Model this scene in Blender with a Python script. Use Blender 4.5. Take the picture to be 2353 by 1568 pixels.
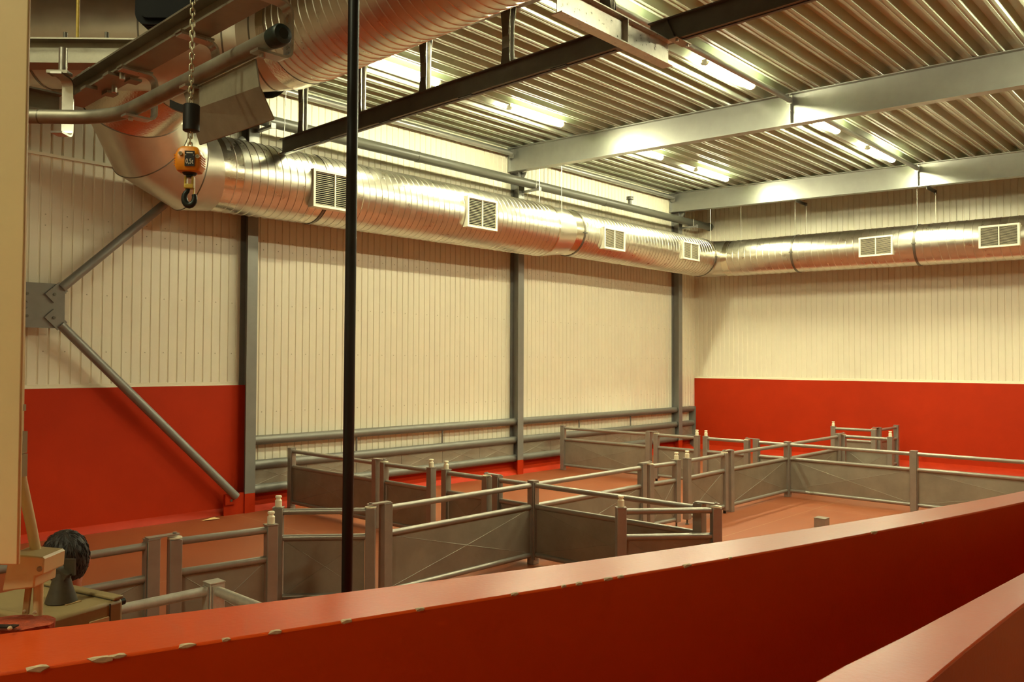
import bpy, bmesh, math, random
from mathutils import Vector, Matrix

random.seed(4)
scn = bpy.context.scene
COL = scn.collection
for o in list(bpy.data.objects):
    bpy.data.objects.remove(o, do_unlink=True)

# ------------------------------------------------------------------ camera
FPX = 1895.34
IW, IH = 2353.0, 1568.0
CAM = Vector((-25.0247, -14.7976, 2.9))
YAW, PITCH, ROLL = 0.7528, 0.0260, 0.0043
FW = Vector((math.cos(PITCH) * math.cos(YAW), math.cos(PITCH) * math.sin(YAW), math.sin(PITCH)))
RT0 = Vector((math.sin(YAW), -math.cos(YAW), 0))
UP0 = RT0.cross(FW)
RT = RT0 * math.cos(ROLL) + UP0 * math.sin(ROLL)
UPV = -RT0 * math.sin(ROLL) + UP0 * math.cos(ROLL)
camd = bpy.data.cameras.new('camera')
camd.sensor_width = 36.0
camd.lens = 36.0 * FPX / IW
camd.clip_start = 0.05
camd.clip_end = 200
cam = bpy.data.objects.new('camera', camd)
COL.objects.link(cam)
M = Matrix((RT, UPV, -FW)).transposed().to_4x4()
M.translation = CAM
cam.matrix_world = M
scn.camera = cam

# ------------------------------------------------------------------ world, exposure
w = bpy.data.worlds.new('world')
scn.world = w
w.use_nodes = True
w.node_tree.nodes['Background'].inputs[0].default_value = (1.0, 0.85, 0.65, 1)
w.node_tree.nodes['Background'].inputs[1].default_value = 0.02
scn.view_settings.view_transform = 'Standard'
scn.view_settings.look = 'None'
scn.view_settings.gamma = 1.0
scn.view_settings.use_curve_mapping = False
scn.view_settings.exposure = 2.72
scn.cycles.use_denoising = True
scn.cycles.max_bounces = 6
scn.cycles.diffuse_bounces = 4
scn.cycles.glossy_bounces = 3
scn.cycles.use_adaptive_sampling = True
scn.cycles.adaptive_threshold = 0.04
scn.cycles.sample_clamp_indirect = 8.0
scn.cycles.caustics_reflective = False
scn.cycles.blur_glossy = 0.6
LAMP = (1.0, 0.985, 0.64)
LAMP_POWER = 34.0


def ray(px, py):
    return FW + RT * ((px - IW / 2) / FPX) - UPV * ((py - IH / 2) / FPX)


def at_d(px, py, d):
    return CAM + ray(px, py) * d


def at_ax(px, py, ax, v):
    r = ray(px, py)
    return CAM + r * ((v - CAM[ax]) / r[ax])


# ------------------------------------------------------------------ materials
def S(r, g, b):
    f = lambda c: (c / 255 / 12.92) if c / 255 <= 0.04045 else ((c / 255 + 0.055) / 1.055) ** 2.4
    return (f(r), f(g), f(b))


MATS = {}


def mat(name, base, rough=0.5, metal=0.0, var=0.0, vscale=3.0, bump=0.0, bscale=40.0, stretch=None, rvar=0.0, spec=0.5, coat=0.0, emis=None, estr=0.0):
    m = bpy.data.materials.new(name)
    m.use_nodes = True
    nt = m.node_tree
    b = nt.nodes['Principled BSDF']
    b.inputs['Base Color'].default_value = (*base, 1)
    b.inputs['Roughness'].default_value = rough
    b.inputs['Metallic'].default_value = metal
    b.inputs['Specular IOR Level'].default_value = spec
    b.inputs['Coat Weight'].default_value = coat
    b.inputs['Coat Roughness'].default_value = 0.15
    if emis:
        b.inputs['Emission Color'].default_value = (*emis, 1)
        b.inputs['Emission Strength'].default_value = estr
    geo = nt.nodes.new('ShaderNodeNewGeometry')
    mp = nt.nodes.new('ShaderNodeMapping')
    if stretch:
        mp.inputs['Scale'].default_value = stretch
    nt.links.new(geo.outputs['Position'], mp.inputs['Vector'])
    if var > 0 or rvar > 0:
        n = nt.nodes.new('ShaderNodeTexNoise')
        n.inputs['Scale'].default_value = vscale
        n.inputs['Detail'].default_value = 6
        n.inputs['Roughness'].default_value = 0.65
        nt.links.new(mp.outputs[0], n.inputs['Vector'])
        if var > 0:
            rmp = nt.nodes.new('ShaderNodeMapRange')
            rmp.inputs['From Min'].default_value = 0.3
            rmp.inputs['From Max'].default_value = 0.7
            rmp.inputs['To Min'].default_value = 1 - var
            rmp.inputs['To Max'].default_value = 1 + var
            nt.links.new(n.outputs['Fac'], rmp.inputs['Value'])
            mx = nt.nodes.new('ShaderNodeMix')
            mx.data_type = 'RGBA'
            mx.blend_type = 'MULTIPLY'
            mx.inputs['Factor'].default_value = 1.0
            mx.inputs['A'].default_value = (*base, 1)
            nt.links.new(rmp.outputs[0], mx.inputs['B'])
            nt.links.new(mx.outputs['Result'], b.inputs['Base Color'])
        if rvar > 0:
            r2 = nt.nodes.new('ShaderNodeMapRange')
            r2.inputs['From Min'].default_value = 0.3
            r2.inputs['From Max'].default_value = 0.7
            r2.inputs['To Min'].default_value = max(0.03, rough - rvar)
            r2.inputs['To Max'].default_value = rough + rvar
            nt.links.new(n.outputs['Fac'], r2.inputs['Value'])
            nt.links.new(r2.outputs[0], b.inputs['Roughness'])
    if bump > 0:
        n2 = nt.nodes.new('ShaderNodeTexNoise')
        n2.inputs['Scale'].default_value = bscale
        n2.inputs['Detail'].default_value = 4
        nt.links.new(mp.outputs[0], n2.inputs['Vector'])
        bp = nt.nodes.new('ShaderNodeBump')
        bp.inputs['Strength'].default_value = bump
        bp.inputs['Distance'].default_value = 0.02
        nt.links.new(n2.outputs['Fac'], bp.inputs['Height'])
        nt.links.new(bp.outputs[0], b.inputs['Normal'])
    MATS[name] = m
    return m


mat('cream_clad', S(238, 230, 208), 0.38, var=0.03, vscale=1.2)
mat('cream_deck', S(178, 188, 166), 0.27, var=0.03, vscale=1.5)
mat('cream_trim', S(236, 226, 200), 0.45)
mat('red_paint', S(184, 48, 12), 0.55, spec=0.18, var=0.08, vscale=0.9, bump=0.06, bscale=30)
mat('red_gloss', S(212, 74, 20), 0.31, spec=0.45, var=0.05, vscale=1.6, bump=0.03, bscale=60)
mat('steel_paint', S(134, 132, 126), 0.42, metal=0.25, var=0.06, vscale=4)
mat('beam_paint', S(156, 155, 148), 0.34, metal=0.6, var=0.06, vscale=3, bump=0.02)
mat('dark_steel', S(104, 100, 90), 0.48, metal=0.3, var=0.12, vscale=5)
mat('fence_paint', S(158, 150, 138), 0.36, metal=0.45, var=0.08, vscale=6)
mat('fence_sheet', S(150, 141, 124), 0.5, metal=0.3, var=0.14, vscale=2.5)
mat('guard_paint', S(120, 117, 108), 0.42, metal=0.25, var=0.07, vscale=4)
mat('galv', S(190, 186, 176), 0.33, metal=0.9, var=0.12, vscale=14, rvar=0.08)
mat('galv_dull', S(150, 144, 128), 0.45, metal=0.75, var=0.2, vscale=9, rvar=0.1)
mat('duct', S(216, 210, 196), 0.31, metal=1.0, var=0.04, vscale=5, rvar=0.05, bump=0.003, bscale=9)
mat('duct_plain', S(206, 200, 184), 0.4, metal=0.9, var=0.06, vscale=4, rvar=0.05)
mat('duct_tape', S(222, 214, 196), 0.2, metal=1.0, bump=0.12, bscale=30)
mat('duct_seam', S(120, 114, 102), 0.4, metal=0.8)
mat('pvc_grey', S(82, 80, 70), 0.4)
mat('white_knob', S(250, 242, 210), 0.35)
mat('grille_white', S(240, 232, 208), 0.4)
mat('slat', S(205, 196, 168), 0.5)
mat('galv_matte', S(146, 138, 118), 0.5, metal=0.35, var=0.15, vscale=12)
mat('black', S(9, 9, 8), 0.45)
mat('motor_black', S(5, 5, 5), 0.7, spec=0.2)
mat('galv_bright', S(205, 199, 184), 0.38, metal=0.45, var=0.12, vscale=14)
mat('black_pole', S(16, 17, 15), 0.38)
mat('dark_green', S(22, 36, 30), 0.4)
mat('shade_black', S(6, 5, 4), 0.8)  # near-black colour painted in for the shade inside the grilles
mat('yellow', S(226, 138, 12), 0.4, var=0.08, vscale=40)
mat('brass_yellow', S(200, 172, 70), 0.42, var=0.15, vscale=60)
mat('chain_metal', S(196, 188, 160), 0.3, metal=0.9)
mat('hook_steel', S(40, 44, 40), 0.4, metal=0.5)
mat('label_black', S(14, 12, 10), 0.5)
mat('label_white', S(240, 232, 210), 0.5)
mat('beige_plastic', S(148, 126, 84), 0.45, var=0.05, vscale=20)
mat('cream_metal', S(218, 196, 146), 0.42, var=0.03, vscale=6)
mat('grey_clip', S(150, 134, 100), 0.5)
mat('stunner', S(62, 52, 34), 0.6, var=0.25, vscale=30)
mat('rust', S(176, 70, 30), 0.75, var=0.4, vscale=25, bump=0.5, bscale=60)
mat('chip', S(204, 180, 146), 0.8, var=0.2, vscale=60)
mat('screw', S(190, 180, 150), 0.5)
mat('wood', S(176, 140, 90), 0.6, var=0.1, vscale=20)
mat('hair', S(36, 24, 12), 0.6, var=0.5, vscale=60, stretch=(1, 1, 0.25), bump=0.3, bscale=90)
mat('skin', S(196, 122, 92), 0.5)
mat('cloth', S(60, 66, 72), 0.8, var=0.1, vscale=10)
mat('trouser', S(40, 40, 44), 0.85)
mat('boot', S(230, 226, 214), 0.5)
mat('paper', S(226, 190, 130), 0.7)
mat('concrete', S(120, 108, 96), 0.8, var=0.15, vscale=4)
mat('tube_light', S(255, 250, 240), 0.3, emis=LAMP, estr=LAMP_POWER)
mat('lamp_body', S(214, 208, 190), 0.45)


def floor_material():
    m = bpy.data.materials.new('floor_epoxy')
    m.use_nodes = True
    nt = m.node_tree
    b = nt.nodes['Principled BSDF']
    geo = nt.nodes.new('ShaderNodeNewGeometry')
    n = nt.nodes.new('ShaderNodeTexNoise')
    n.inputs['Scale'].default_value = 0.7
    n.inputs['Detail'].default_value = 8
    n.inputs['Roughness'].default_value = 0.7
    nt.links.new(geo.outputs['Position'], n.inputs['Vector'])
    cr = nt.nodes.new('ShaderNodeValToRGB')
    cr.color_ramp.elements[0].position = 0.3
    cr.color_ramp.elements[0].color = (*S(138, 70, 36), 1)
    cr.color_ramp.elements[1].position = 0.7
    cr.color_ramp.elements[1].color = (*S(154, 82, 44), 1)
    nt.links.new(n.outputs['Fac'], cr.inputs['Fac'])
    sep = nt.nodes.new('ShaderNodeSeparateXYZ')
    nt.links.new(geo.outputs['Position'], sep.inputs[0])
    masks = []
    for out, off, per in (('X', 8.75, 4.2), ('Y', 7.9, 3.9)):
        a = nt.nodes.new('ShaderNodeMath'); a.operation = 'ADD'
        a.inputs[1].default_value = off + per * 20
        nt.links.new(sep.outputs[out], a.inputs[0])
        md = nt.nodes.new('ShaderNodeMath'); md.operation = 'PINGPONG'
        md.inputs[1].default_value = per / 2
        nt.links.new(a.outputs[0], md.inputs[0])
        lt = nt.nodes.new('ShaderNodeMath'); lt.operation = 'LESS_THAN'
        lt.inputs[1].default_value = 0.007
        nt.links.new(md.outputs[0], lt.inputs[0])
        masks.append(lt)
    mx = nt.nodes.new('ShaderNodeMath'); mx.operation = 'MAXIMUM'
    nt.links.new(masks[0].outputs[0], mx.inputs[0])
    nt.links.new(masks[1].outputs[0], mx.inputs[1])
    mul = nt.nodes.new('ShaderNodeMath'); mul.operation = 'MULTIPLY'; mul.inputs[1].default_value = 0.55
    nt.links.new(mx.outputs[0], mul.inputs[0])
    mix = nt.nodes.new('ShaderNodeMix'); mix.data_type = 'RGBA'
    nt.links.new(mul.outputs[0], mix.inputs['Factor'])
    nt.links.new(cr.outputs[0], mix.inputs['A'])
    mix.inputs['B'].default_value = (*S(176, 140, 100), 1)
    nt.links.new(mix.outputs['Result'], b.inputs['Base Color'])
    r2 = nt.nodes.new('ShaderNodeMapRange')
    r2.inputs['To Min'].default_value = 0.35
    r2.inputs['To Max'].default_value = 0.6
    nt.links.new(n.outputs['Fac'], r2.inputs['Value'])
    nt.links.new(r2.outputs[0], b.inputs['Roughness'])
    MATS['floor'] = m


floor_material()


# ------------------------------------------------------------------ mesh builder
class MB:
    def __init__(s):
        s.v = []
        s.f = []

    def add(s, vs, fs):
        k = len(s.v)
        s.v += [Vector(a) for a in vs]
        s.f += [tuple(i + k for i in f) for f in fs]
        return s

    def hexa(s, p):
        return s.add(p, [(0, 3, 2, 1), (4, 5, 6, 7), (0, 1, 5, 4), (1, 2, 6, 5), (2, 3, 7, 6), (3, 0, 4, 7)])

    def box(s, c, d, rz=0.0):
        cx, cy, cz = c
        hx, hy, hz = d[0] / 2, d[1] / 2, d[2] / 2
        ca, sa = math.cos(rz), math.sin(rz)
        p = []
        for z in (-hz, hz):
            for x, y in ((-hx, -hy), (hx, -hy), (hx, hy), (-hx, hy)):
                p.append((cx + x * ca - y * sa, cy + x * sa + y * ca, cz + z))
        return s.hexa(p)

    def ext(s, prof, p0, p1, up=(0, 0, 1), caps=True):
        """extrude closed 2-D profile (side, up) from p0 to p1"""
        p0, p1 = Vector(p0), Vector(p1)
        d = (p1 - p0).normalized()
        side = d.cross(Vector(up)).normalized()
        u = Vector(up)
        n = len(prof)
        vs = [p0 + side * a + u * b for a, b in prof] + [p1 + side * a + u * b for a, b in prof]
        fs = [(i, (i + 1) % n, n + (i + 1) % n, n + i) for i in range(n)]
        if caps:
            fs += [tuple(reversed(range(n))), tuple(range(n, 2 * n))]
        return s.add(vs, fs)

    def tube(s, path, r, n=14, caps=True, rs=None, ref=None):
        """round tube along a polyline, mitred at the corners"""
        P = [Vector(p) for p in path]
        segs = [(P[i + 1] - P[i]).normalized() for i in range(len(P) - 1)]
        d0 = segs[0]
        a = Vector(ref) if ref else (Vector((0, 0, 1)) if abs(d0.z) < 0.9 else Vector((1, 0, 0)))
        e1 = (a - d0 * a.dot(d0)).normalized()
        rings = []
        for i, p in enumerate(P):
            if i > 0 and i < len(segs):
                q = segs[i - 1].rotation_difference(segs[i])
                nrm = (segs[i - 1] + segs[i]).normalized()
                d = segs[i - 1]
            else:
                d = segs[min(i, len(segs) - 1)]
                nrm = d
            e2 = d.cross(e1)
            rr = rs[i] if rs else r
            ring = []
            for k in range(n):
                t = 2 * math.pi * k / n
                v = e1 * (math.cos(t) * rr) + e2 * (math.sin(t) * rr)
                v = v - d * (v.dot(nrm) / d.dot(nrm))
                ring.append(p + v)
            rings.append(ring)
            if i > 0 and i < len(segs):
                e1 = q @ e1
                e1 = (e1 - segs[i] * e1.dot(segs[i])).normalized()
        vs = [v for ring in rings for v in ring]
        fs = []
        for i in range(len(rings) - 1):
            for k in range(n):
                k2 = (k + 1) % n
                fs.append((i * n + k, i * n + k2, (i + 1) * n + k2, (i + 1) * n + k))
        if caps:
            fs.append(tuple(reversed(range(n))))
            fs.append(tuple(range((len(rings) - 1) * n, len(rings) * n)))
        return s.add(vs, fs)

    def cyl(s, p0, p1, r, r1=None, n=14, caps=True):
        return s.tube([p0, p1], r, n, caps, rs=[r, r if r1 is None else r1])

    def lathe(s, prof, o, axis=(0, 0, 1), n=16):
        """prof: list of (radius, height along axis)"""
        o = Vector(o)
        ax = Vector(axis).normalized()
        a = Vector((1, 0, 0)) if abs(ax.x) < 0.9 else Vector((0, 1, 0))
        e1 = (a - ax * a.dot(ax)).normalized()
        e2 = ax.cross(e1)
        vs = []
        for r, h in prof:
            for k in range(n):
                t = 2 * math.pi * k / n
                vs.append(o + ax * h + e1 * (r * math.cos(t)) + e2 * (r * math.sin(t)))
        fs = []
        for i in range(len(prof) - 1):
            for k in range(n):
                k2 = (k + 1) % n
                fs.append((i * n + k, i * n + k2, (i + 1) * n + k2, (i + 1) * n + k))
        fs.append(tuple(reversed(range(n))))
        fs.append(tuple(range((len(prof) - 1) * n, len(prof) * n)))
        return s.add(vs, fs)

    def ribbon(s, path, wdir, wid, th):
        """flat bar bent along path (in the plane normal to wdir)"""
        P = [Vector(p) for p in path]
        wd = Vector(wdir).normalized()
        rows = []
        for i, p in enumerate(P):
            t = (P[min(i + 1, len(P) - 1)] - P[max(i - 1, 0)]).normalized()
            nn = t.cross(wd).normalized()
            rows.append([p - wd * wid / 2 - nn * th / 2, p + wd * wid / 2 - nn * th / 2, p + wd * wid / 2 + nn * th / 2, p - wd * wid / 2 + nn * th / 2])
        vs = [v for r in rows for v in r]
        fs = [(3, 2, 1, 0), tuple(4 * (len(rows) - 1) + i for i in range(4))]
        for i in range(len(rows) - 1):
            for k in range(4):
                k2 = (k + 1) % 4
                fs.append((4 * i + k, 4 * i + k2, 4 * i + 4 + k2, 4 * i + 4 + k))
        return s.add(vs, fs)

    def cross_sheet(s, a, b, z0, z1, bulge, th=0.006):
        """cross-broken sheet metal panel between plan points a and b"""
        a, b = Vector((a[0], a[1], 0)), Vector((b[0], b[1], 0))
        d = (b - a).normalized()
        nn = Vector((d.y, -d.x, 0))
        c = (a + b) / 2
        vs = []
        for o, bl in ((th / 2, bulge), (-th / 2, bulge)):
            for p, z in ((a, z0), (b, z0), (b, z1), (a, z1)):
                vs.append(p + nn * o + Vector((0, 0, z)))
            vs.append(c + nn * (o + bl) + Vector((0, 0, (z0 + z1) / 2)))
        fs = [(0, 1, 4), (1, 2, 4), (2, 3, 4), (3, 0, 4), (6, 5, 9), (7, 6, 9), (8, 7, 9), (5, 8, 9), (1, 0, 5, 6), (2, 1, 6, 7), (3, 2, 7, 8), (0, 3, 8, 5)]
        s.add(vs, fs)
        cz = (z0 + z1) / 2
        for sg in (1, -1):
            o = sg * (th / 2 - 0.001)
            cen = c + nn * (o + bulge) + Vector((0, 0, cz))
            for p, z in ((a, z0), (b, z0), (b, z1), (a, z1)):
                q = p + nn * o + Vector((0, 0, z))
                q = cen + (q - cen) * 0.97
                tdir = (cen - q).normalized()
                wv = tdir.cross(nn).normalized() * 0.005
                hv = nn * (sg * 0.0045)
                s.add([q - wv, q + wv, q + hv, cen - wv, cen + wv, cen + hv], [(0, 1, 2), (5, 4, 3), (0, 2, 5, 3), (2, 1, 4, 5), (1, 0, 3, 4)])
        return s

    def mesh(s, name, o=(0, 0, 0), sm=True, ang=38):
        o = Vector(o)
        me = bpy.data.meshes.new(name)
        me.from_pydata([tuple(v - o) for v in s.v], [], s.f)
        bm = bmesh.new()
        bm.from_mesh(me)
        bmesh.ops.recalc_face_normals(bm, faces=bm.faces)
        if sm:
            lim = math.radians(ang)
            for f in bm.faces:
                f.smooth = True
            for e in bm.edges:
                if len(e.link_faces) != 2 or e.calc_face_angle(0) > lim:
                    e.smooth = False
        bm.to_mesh(me)
        bm.free()
        return me

    def build(s, name, m, parent=None, loc=None, sm=True, ang=38, bevel=0, label=None, kind=None):
        """one mesh object; verts are given in world space"""
        o = world_loc(parent) if parent else Vector(loc if loc is not None else (0, 0, 0))
        me = s.mesh(name, o, sm, ang)
        me.materials.append(MATS[m])
        ob = bpy.data.objects.new(name, me)
        COL.objects.link(ob)
        if parent:
            ob.parent = parent
        else:
            ob.location = o
        if bevel:
            bv = ob.modifiers.new('bevel', 'BEVEL')
            bv.width = bevel
            bv.segments = 2
            bv.limit_method = 'ANGLE'
            bv.angle_limit = math.radians(50)
        if label:
            ob['label'] = label
        if kind:
            ob['kind'] = kind
        return ob


def world_loc(o):
    v = Vector((0, 0, 0))
    while o:
        v += o.location
        o = o.parent
    return v


def tag(o, label, cat, group=None, kind=None):
    o['label'] = label
    o['category'] = cat
    if group:
        o['group'] = group
    if kind:
        o['kind'] = kind
    return o


def thing(name, label, cat, loc, group=None):
    o = bpy.data.objects.new(name, None)
    o.empty_display_size = 0.1
    COL.objects.link(o)
    o.location = loc
    return tag(o, label, cat, group)


def link_copy(ob, parent, loc):
    c = ob.copy()
    COL.objects.link(c)
    c.parent = parent
    c.location = loc
    return c


def isec(w_, h_, tf, tw):
    """I profile, base at 0"""
    return [(-w_ / 2, 0), (w_ / 2, 0), (w_ / 2, tf), (tw / 2, tf), (tw / 2, h_ - tf), (w_ / 2, h_ - tf), (w_ / 2, h_), (-w_ / 2, h_), (-w_ / 2, h_ - tf), (-tw / 2, h_ - tf), (-tw / 2, tf), (-w_ / 2, tf)]


# ------------------------------------------------------------------ room shell
X0, Y0 = -34.0, -24.0
SL = 0.0321


def zdeck(y):
    return 8.515 + SL * y


XC = [-16.86, -9.19, -1.41]          # columns
XB = [-17.1, -9.34, -1.57]           # roof beams

fl = MB()
fl.add([(X0, Y0, 0), (0.3, Y0, 0), (0.3, 0.3, 0), (X0, 0.3, 0), (X0, Y0, -0.2), (0.3, Y0, -0.2), (0.3, 0.3, -0.2), (X0, 0.3, -0.2)],
       [(0, 1, 2, 3), (7, 6, 5, 4), (0, 4, 5, 1), (1, 5, 6, 2), (2, 6, 7, 3), (3, 7, 4, 0)])
tag(fl.build('floor', 'floor'), 'red brown epoxy floor with thin pale joint lines under the pens', 'floor', kind='structure')

# --- left wall : structure root with cladding sheets, red plinth
PITCHW = 0.165
wl = MB()
wl.box(((X0) / 2, 0.2, 4.3), (-X0 + 0.4, 0.2, 8.6))
wall_l = wl.build('wall_left', 'cream_trim')
tag(wall_l, 'long cream ribbed metal wall behind the pens with grey columns', 'wall', kind='structure')


def rib_sheet_mesh(name, ribs, z0, z1, m, axis='x'):
    """sheet of ribbed cladding, front face at 0, grooves 18 mm deep; runs along +axis"""
    pts = []
    for k in range(ribs):
        o = k * PITCHW
        pts += [(o, 0.0), (o + 0.118, 0.0), (o + 0.127, 0.020), (o + 0.150, 0.020), (o + 0.159, 0.0)]
    pts.append((ribs * PITCHW, 0.0))
    mb = MB()
    vs = []
    for a, d in pts:
        for z in (z0, z1):
            vs.append((a, d, z) if axis == 'x' else (d, -a, z))
    fs = [(2 * i, 2 * i + 2, 2 * i + 3, 2 * i + 1) for i in range(len(pts) - 1)]
    mb.add(vs, fs)
    me = mb.mesh(name, sm=False)
    me.materials.append(MATS[m])
    return me


SW = 6 * PITCHW
WZT = 8.6
me_a = rib_sheet_mesh('cladding_sheet', 6, 2.50, 6.28, 'cream_clad')
me_a2 = rib_sheet_mesh('cladding_sheet', 6, 6.28, WZT, 'cream_clad')
me_b = rib_sheet_mesh('cladding_sheet', 6, 0.30, WZT, 'cream_clad')
me_c = rib_sheet_mesh('cladding_sheet', 6, 2.43, WZT, 'cream_clad', 'y')


def sheet(me, parent, loc):
    ob = bpy.data.objects.new('cladding_sheet', me)
    COL.objects.link(ob)
    ob.parent = parent
    ob.location = loc
    return ob


x = XC[0]
while x > X0:
    x -= SW
    sheet(me_a, wall_l, (x, 0.0, 0))
    sheet(me_a2, wall_l, (x, 0.012, 0))
x = XC[0]
while x < -0.02:
    sheet(me_b, wall_l, (x, 0.0, 0))
    x += SW
# ledge of the upper sheets, bottom drip trim and red plinth in the braced bay
MB().box(((X0 + XC[0]) / 2, -0.012, 6.28), (XC[0] - X0, 0.035, 0.05)).build('sheet_joint_strip', 'cream_trim', wall_l)
MB().ext([(0, 0), (0.05, 0), (0.05, 0.018), (0.028, 0.03), (0.028, 0.075), (0, 0.09)], (X0, 0.02, 2.425), (XC[0] - 0.12, 0.02, 2.425)).build('drip_trim', 'cream_trim', wall_l)
MB().box(((X0 + XC[0]) / 2, 0.02, 1.22), (XC[0] - X0, 0.16, 2.44)).build('red_plinth', 'red_paint', wall_l)
MB().ext([(0, 0), (0.13, 0), (0.12, 0.02), (0.0, 0.12)], (X0, -0.055, 0), (XC[0] - 0.13, -0.055, 0)).build('cove_skirting', 'red_paint', wall_l)
# low red kerb of the two further bays
MB().box(((XC[0]) / 2, 0.03, 0.2), (-XC[0], 0.14, 0.40)).build('red_kerb', 'red_paint', wall_l)
MB().ext([(0, 0), (0.22, 0), (0.20, 0.03), (0.0, 0.17)], (XC[0] + 0.12, -0.03, 0), (-0.02, -0.03, 0)).build('kerb_fillet', 'red_paint', wall_l)
# screw heads in rows
sc = MB()
for z in (3.05, 4.02, 5.12, 5.3, 1.9):
    for k in range(-50, 52):
        xx = XC[0] + 0.06 + k * 2 * PITCHW
        if xx > -0.1 or (z < 2.5 and xx < XC[0]):
            continue
        sc.lathe([(0.011, 0), (0.009, 0.006)], (xx, -0.001, z), (0, -1, 0), 6)
sc.build('screw_heads', 'screw', wall_l, kind='stuff')

# --- back wall
wb = MB()
wb.box((0.2, Y0 / 2, 4.3), (0.2, -Y0 + 0.6, 8.6))
wall_b = wb.build('wall_back', 'cream_trim')
tag(wall_b, 'far cream ribbed wall with tall red painted lower part', 'wall', kind='structure')
y = 0.0
while y > Y0:
    sheet(me_c, wall_b, (0, y, 0))
    y -= SW
MB().box((0.02, Y0 / 2, 1.195), (0.16, -Y0, 2.39)).build('red_plinth', 'red_paint', wall_b)
MB().ext([(0, 0), (0.05, 0), (0.05, 0.018), (0.028, 0.03), (0.028, 0.06), (0, 0.07)], (0.0, 0, 2.385), (0.0, Y0, 2.385)).build('drip_trim', 'cream_trim', wall_b)
MB().ext([(0, 0), (0.24, 0), (0.22, 0.03), (0.0, 0.15)], (-0.06, 0, 0), (-0.06, Y0, 0)).build('kerb_fillet', 'red_paint', wall_b)
# --- the two walls behind the photographer's side (plain)
wr = MB()
wr.box((X0 / 2, Y0 - 0.1, 4.2), (-X0 + 0.4, 0.2, 8.4))
tag(wr.build('wall_right', 'cream_trim'), 'plain cream wall on the right of the hall outside the picture', 'wall', kind='structure')
wq = MB()
wq.box((X0 - 0.1, Y0 / 2, 4.3), (0.2, -Y0 + 0.4, 8.6))
tag(wq.build('wall_rear', 'cream_trim'), 'plain cream wall behind the camera outside the picture', 'wall', kind='structure')

# --- ceiling deck
ceil = MB()
ceil.hexa([(X0, Y0, zdeck(Y0) + 0.17), (0.3, Y0, zdeck(Y0) + 0.17), (0.3, 0.3, zdeck(0.3) + 0.17), (X0, 0.3, zdeck(0.3) + 0.17),
           (X0, Y0, zdeck(Y0) + 0.3), (0.3, Y0, zdeck(Y0) + 0.3), (0.3, 0.3, zdeck(0.3) + 0.3), (X0, 0.3, zdeck(0.3) + 0.3)])
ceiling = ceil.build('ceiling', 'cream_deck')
tag(ceiling, 'cream trapezoidal metal roof deck over the hall', 'ceiling', kind='structure')
DP = 0.39
prof = []
for k in range(2):
    o = k * DP
    prof += [(o + 0.0, 0.0), (o + 0.045, 0.0), (o + 0.055, 0.012), (o + 0.075, 0.012), (o + 0.085, 0.0), (o + 0.13, 0.0),
             (o + 0.19, 0.145), (o + 0.325, 0.145)]
prof.append((2 * DP, 0.0))
mb = MB()
vs = []
for a, h in prof:
    for xx in (X0, 0.02):
        vs.append((xx, -a, h - SL * a))
mb.add(vs, [(2 * i, 2 * i + 1, 2 * i + 3, 2 * i + 2) for i in range(len(prof) - 1)])
me_d = mb.mesh('deck_sheet', sm=False)
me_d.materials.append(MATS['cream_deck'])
y = 0.0
while y > Y0:
    ob = bpy.data.objects.new('deck_sheet', me_d)
    COL.objects.link(ob)
    ob.parent = ceiling
    ob.location = (0, y, zdeck(y))
    y -= 2 * DP

# ------------------------------------------------------------------ columns
COLLAB = ['grey steel wall column with red foot where the diagonal brace lands', 'middle grey steel wall column between the two guard rail bays', 'grey steel wall column nearest the far corner of the hall']


def hsec(w_, d_, tf, tw):
    return [(-w_ / 2, 0), (w_ / 2, 0), (w_ / 2, -tf), (tw / 2, -tf), (tw / 2, -d_ + tf), (w_ / 2, -d_ + tf), (w_ / 2, -d_), (-w_ / 2, -d_), (-w_ / 2, -d_ + tf), (-tw / 2, -d_ + tf), (-tw / 2, -tf), (-w_ / 2, -tf)]


for i, xc in enumerate(XC):
    t = thing('steel_column', COLLAB[i], 'column', (xc, 0, 0), 'steel wall columns')
    hp = [(xc + a, b) for a, b in hsec(0.215, 0.285, 0.018, 0.014)]
    zt = 7.87

    def colpart(name, z0, z1, m):
        b = MB()
        n = len(hp)
        b.add([(a, c, z0) for a, c in hp] + [(a, c, z1) for a, c in hp], [(k, (k + 1) % n, n + (k + 1) % n, n + k) for k in range(n)] + [tuple(reversed(range(n))), tuple(range(n, 2 * n))])
        return b.build(name, m, t, sm=False)

    colpart('shaft', 0.37, zt, 'steel_paint')
    colpart('painted_foot', 0.0, 0.37, 'red_paint')
    # knee plate and top cap under the roof beam
    MB().box((xc, -0.16, zt + 0.008), (0.26, 0.36, 0.016)).build('cap_plate', 'steel_paint', t)
    k = MB()
    k.add([(xc - 0.007, -0.285, zt), (xc - 0.007, -0.47, zt), (xc - 0.007, -0.285, zt - 0.28), (xc + 0.007, -0.285, zt), (xc + 0.007, -0.47, zt), (xc + 0.007, -0.285, zt - 0.28)], [(0, 1, 2), (5, 4, 3), (0, 3, 4, 1), (1, 4, 5, 2), (2, 5, 3, 0)])
    k.build('knee_gusset', 'steel_paint', t, sm=False)

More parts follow.
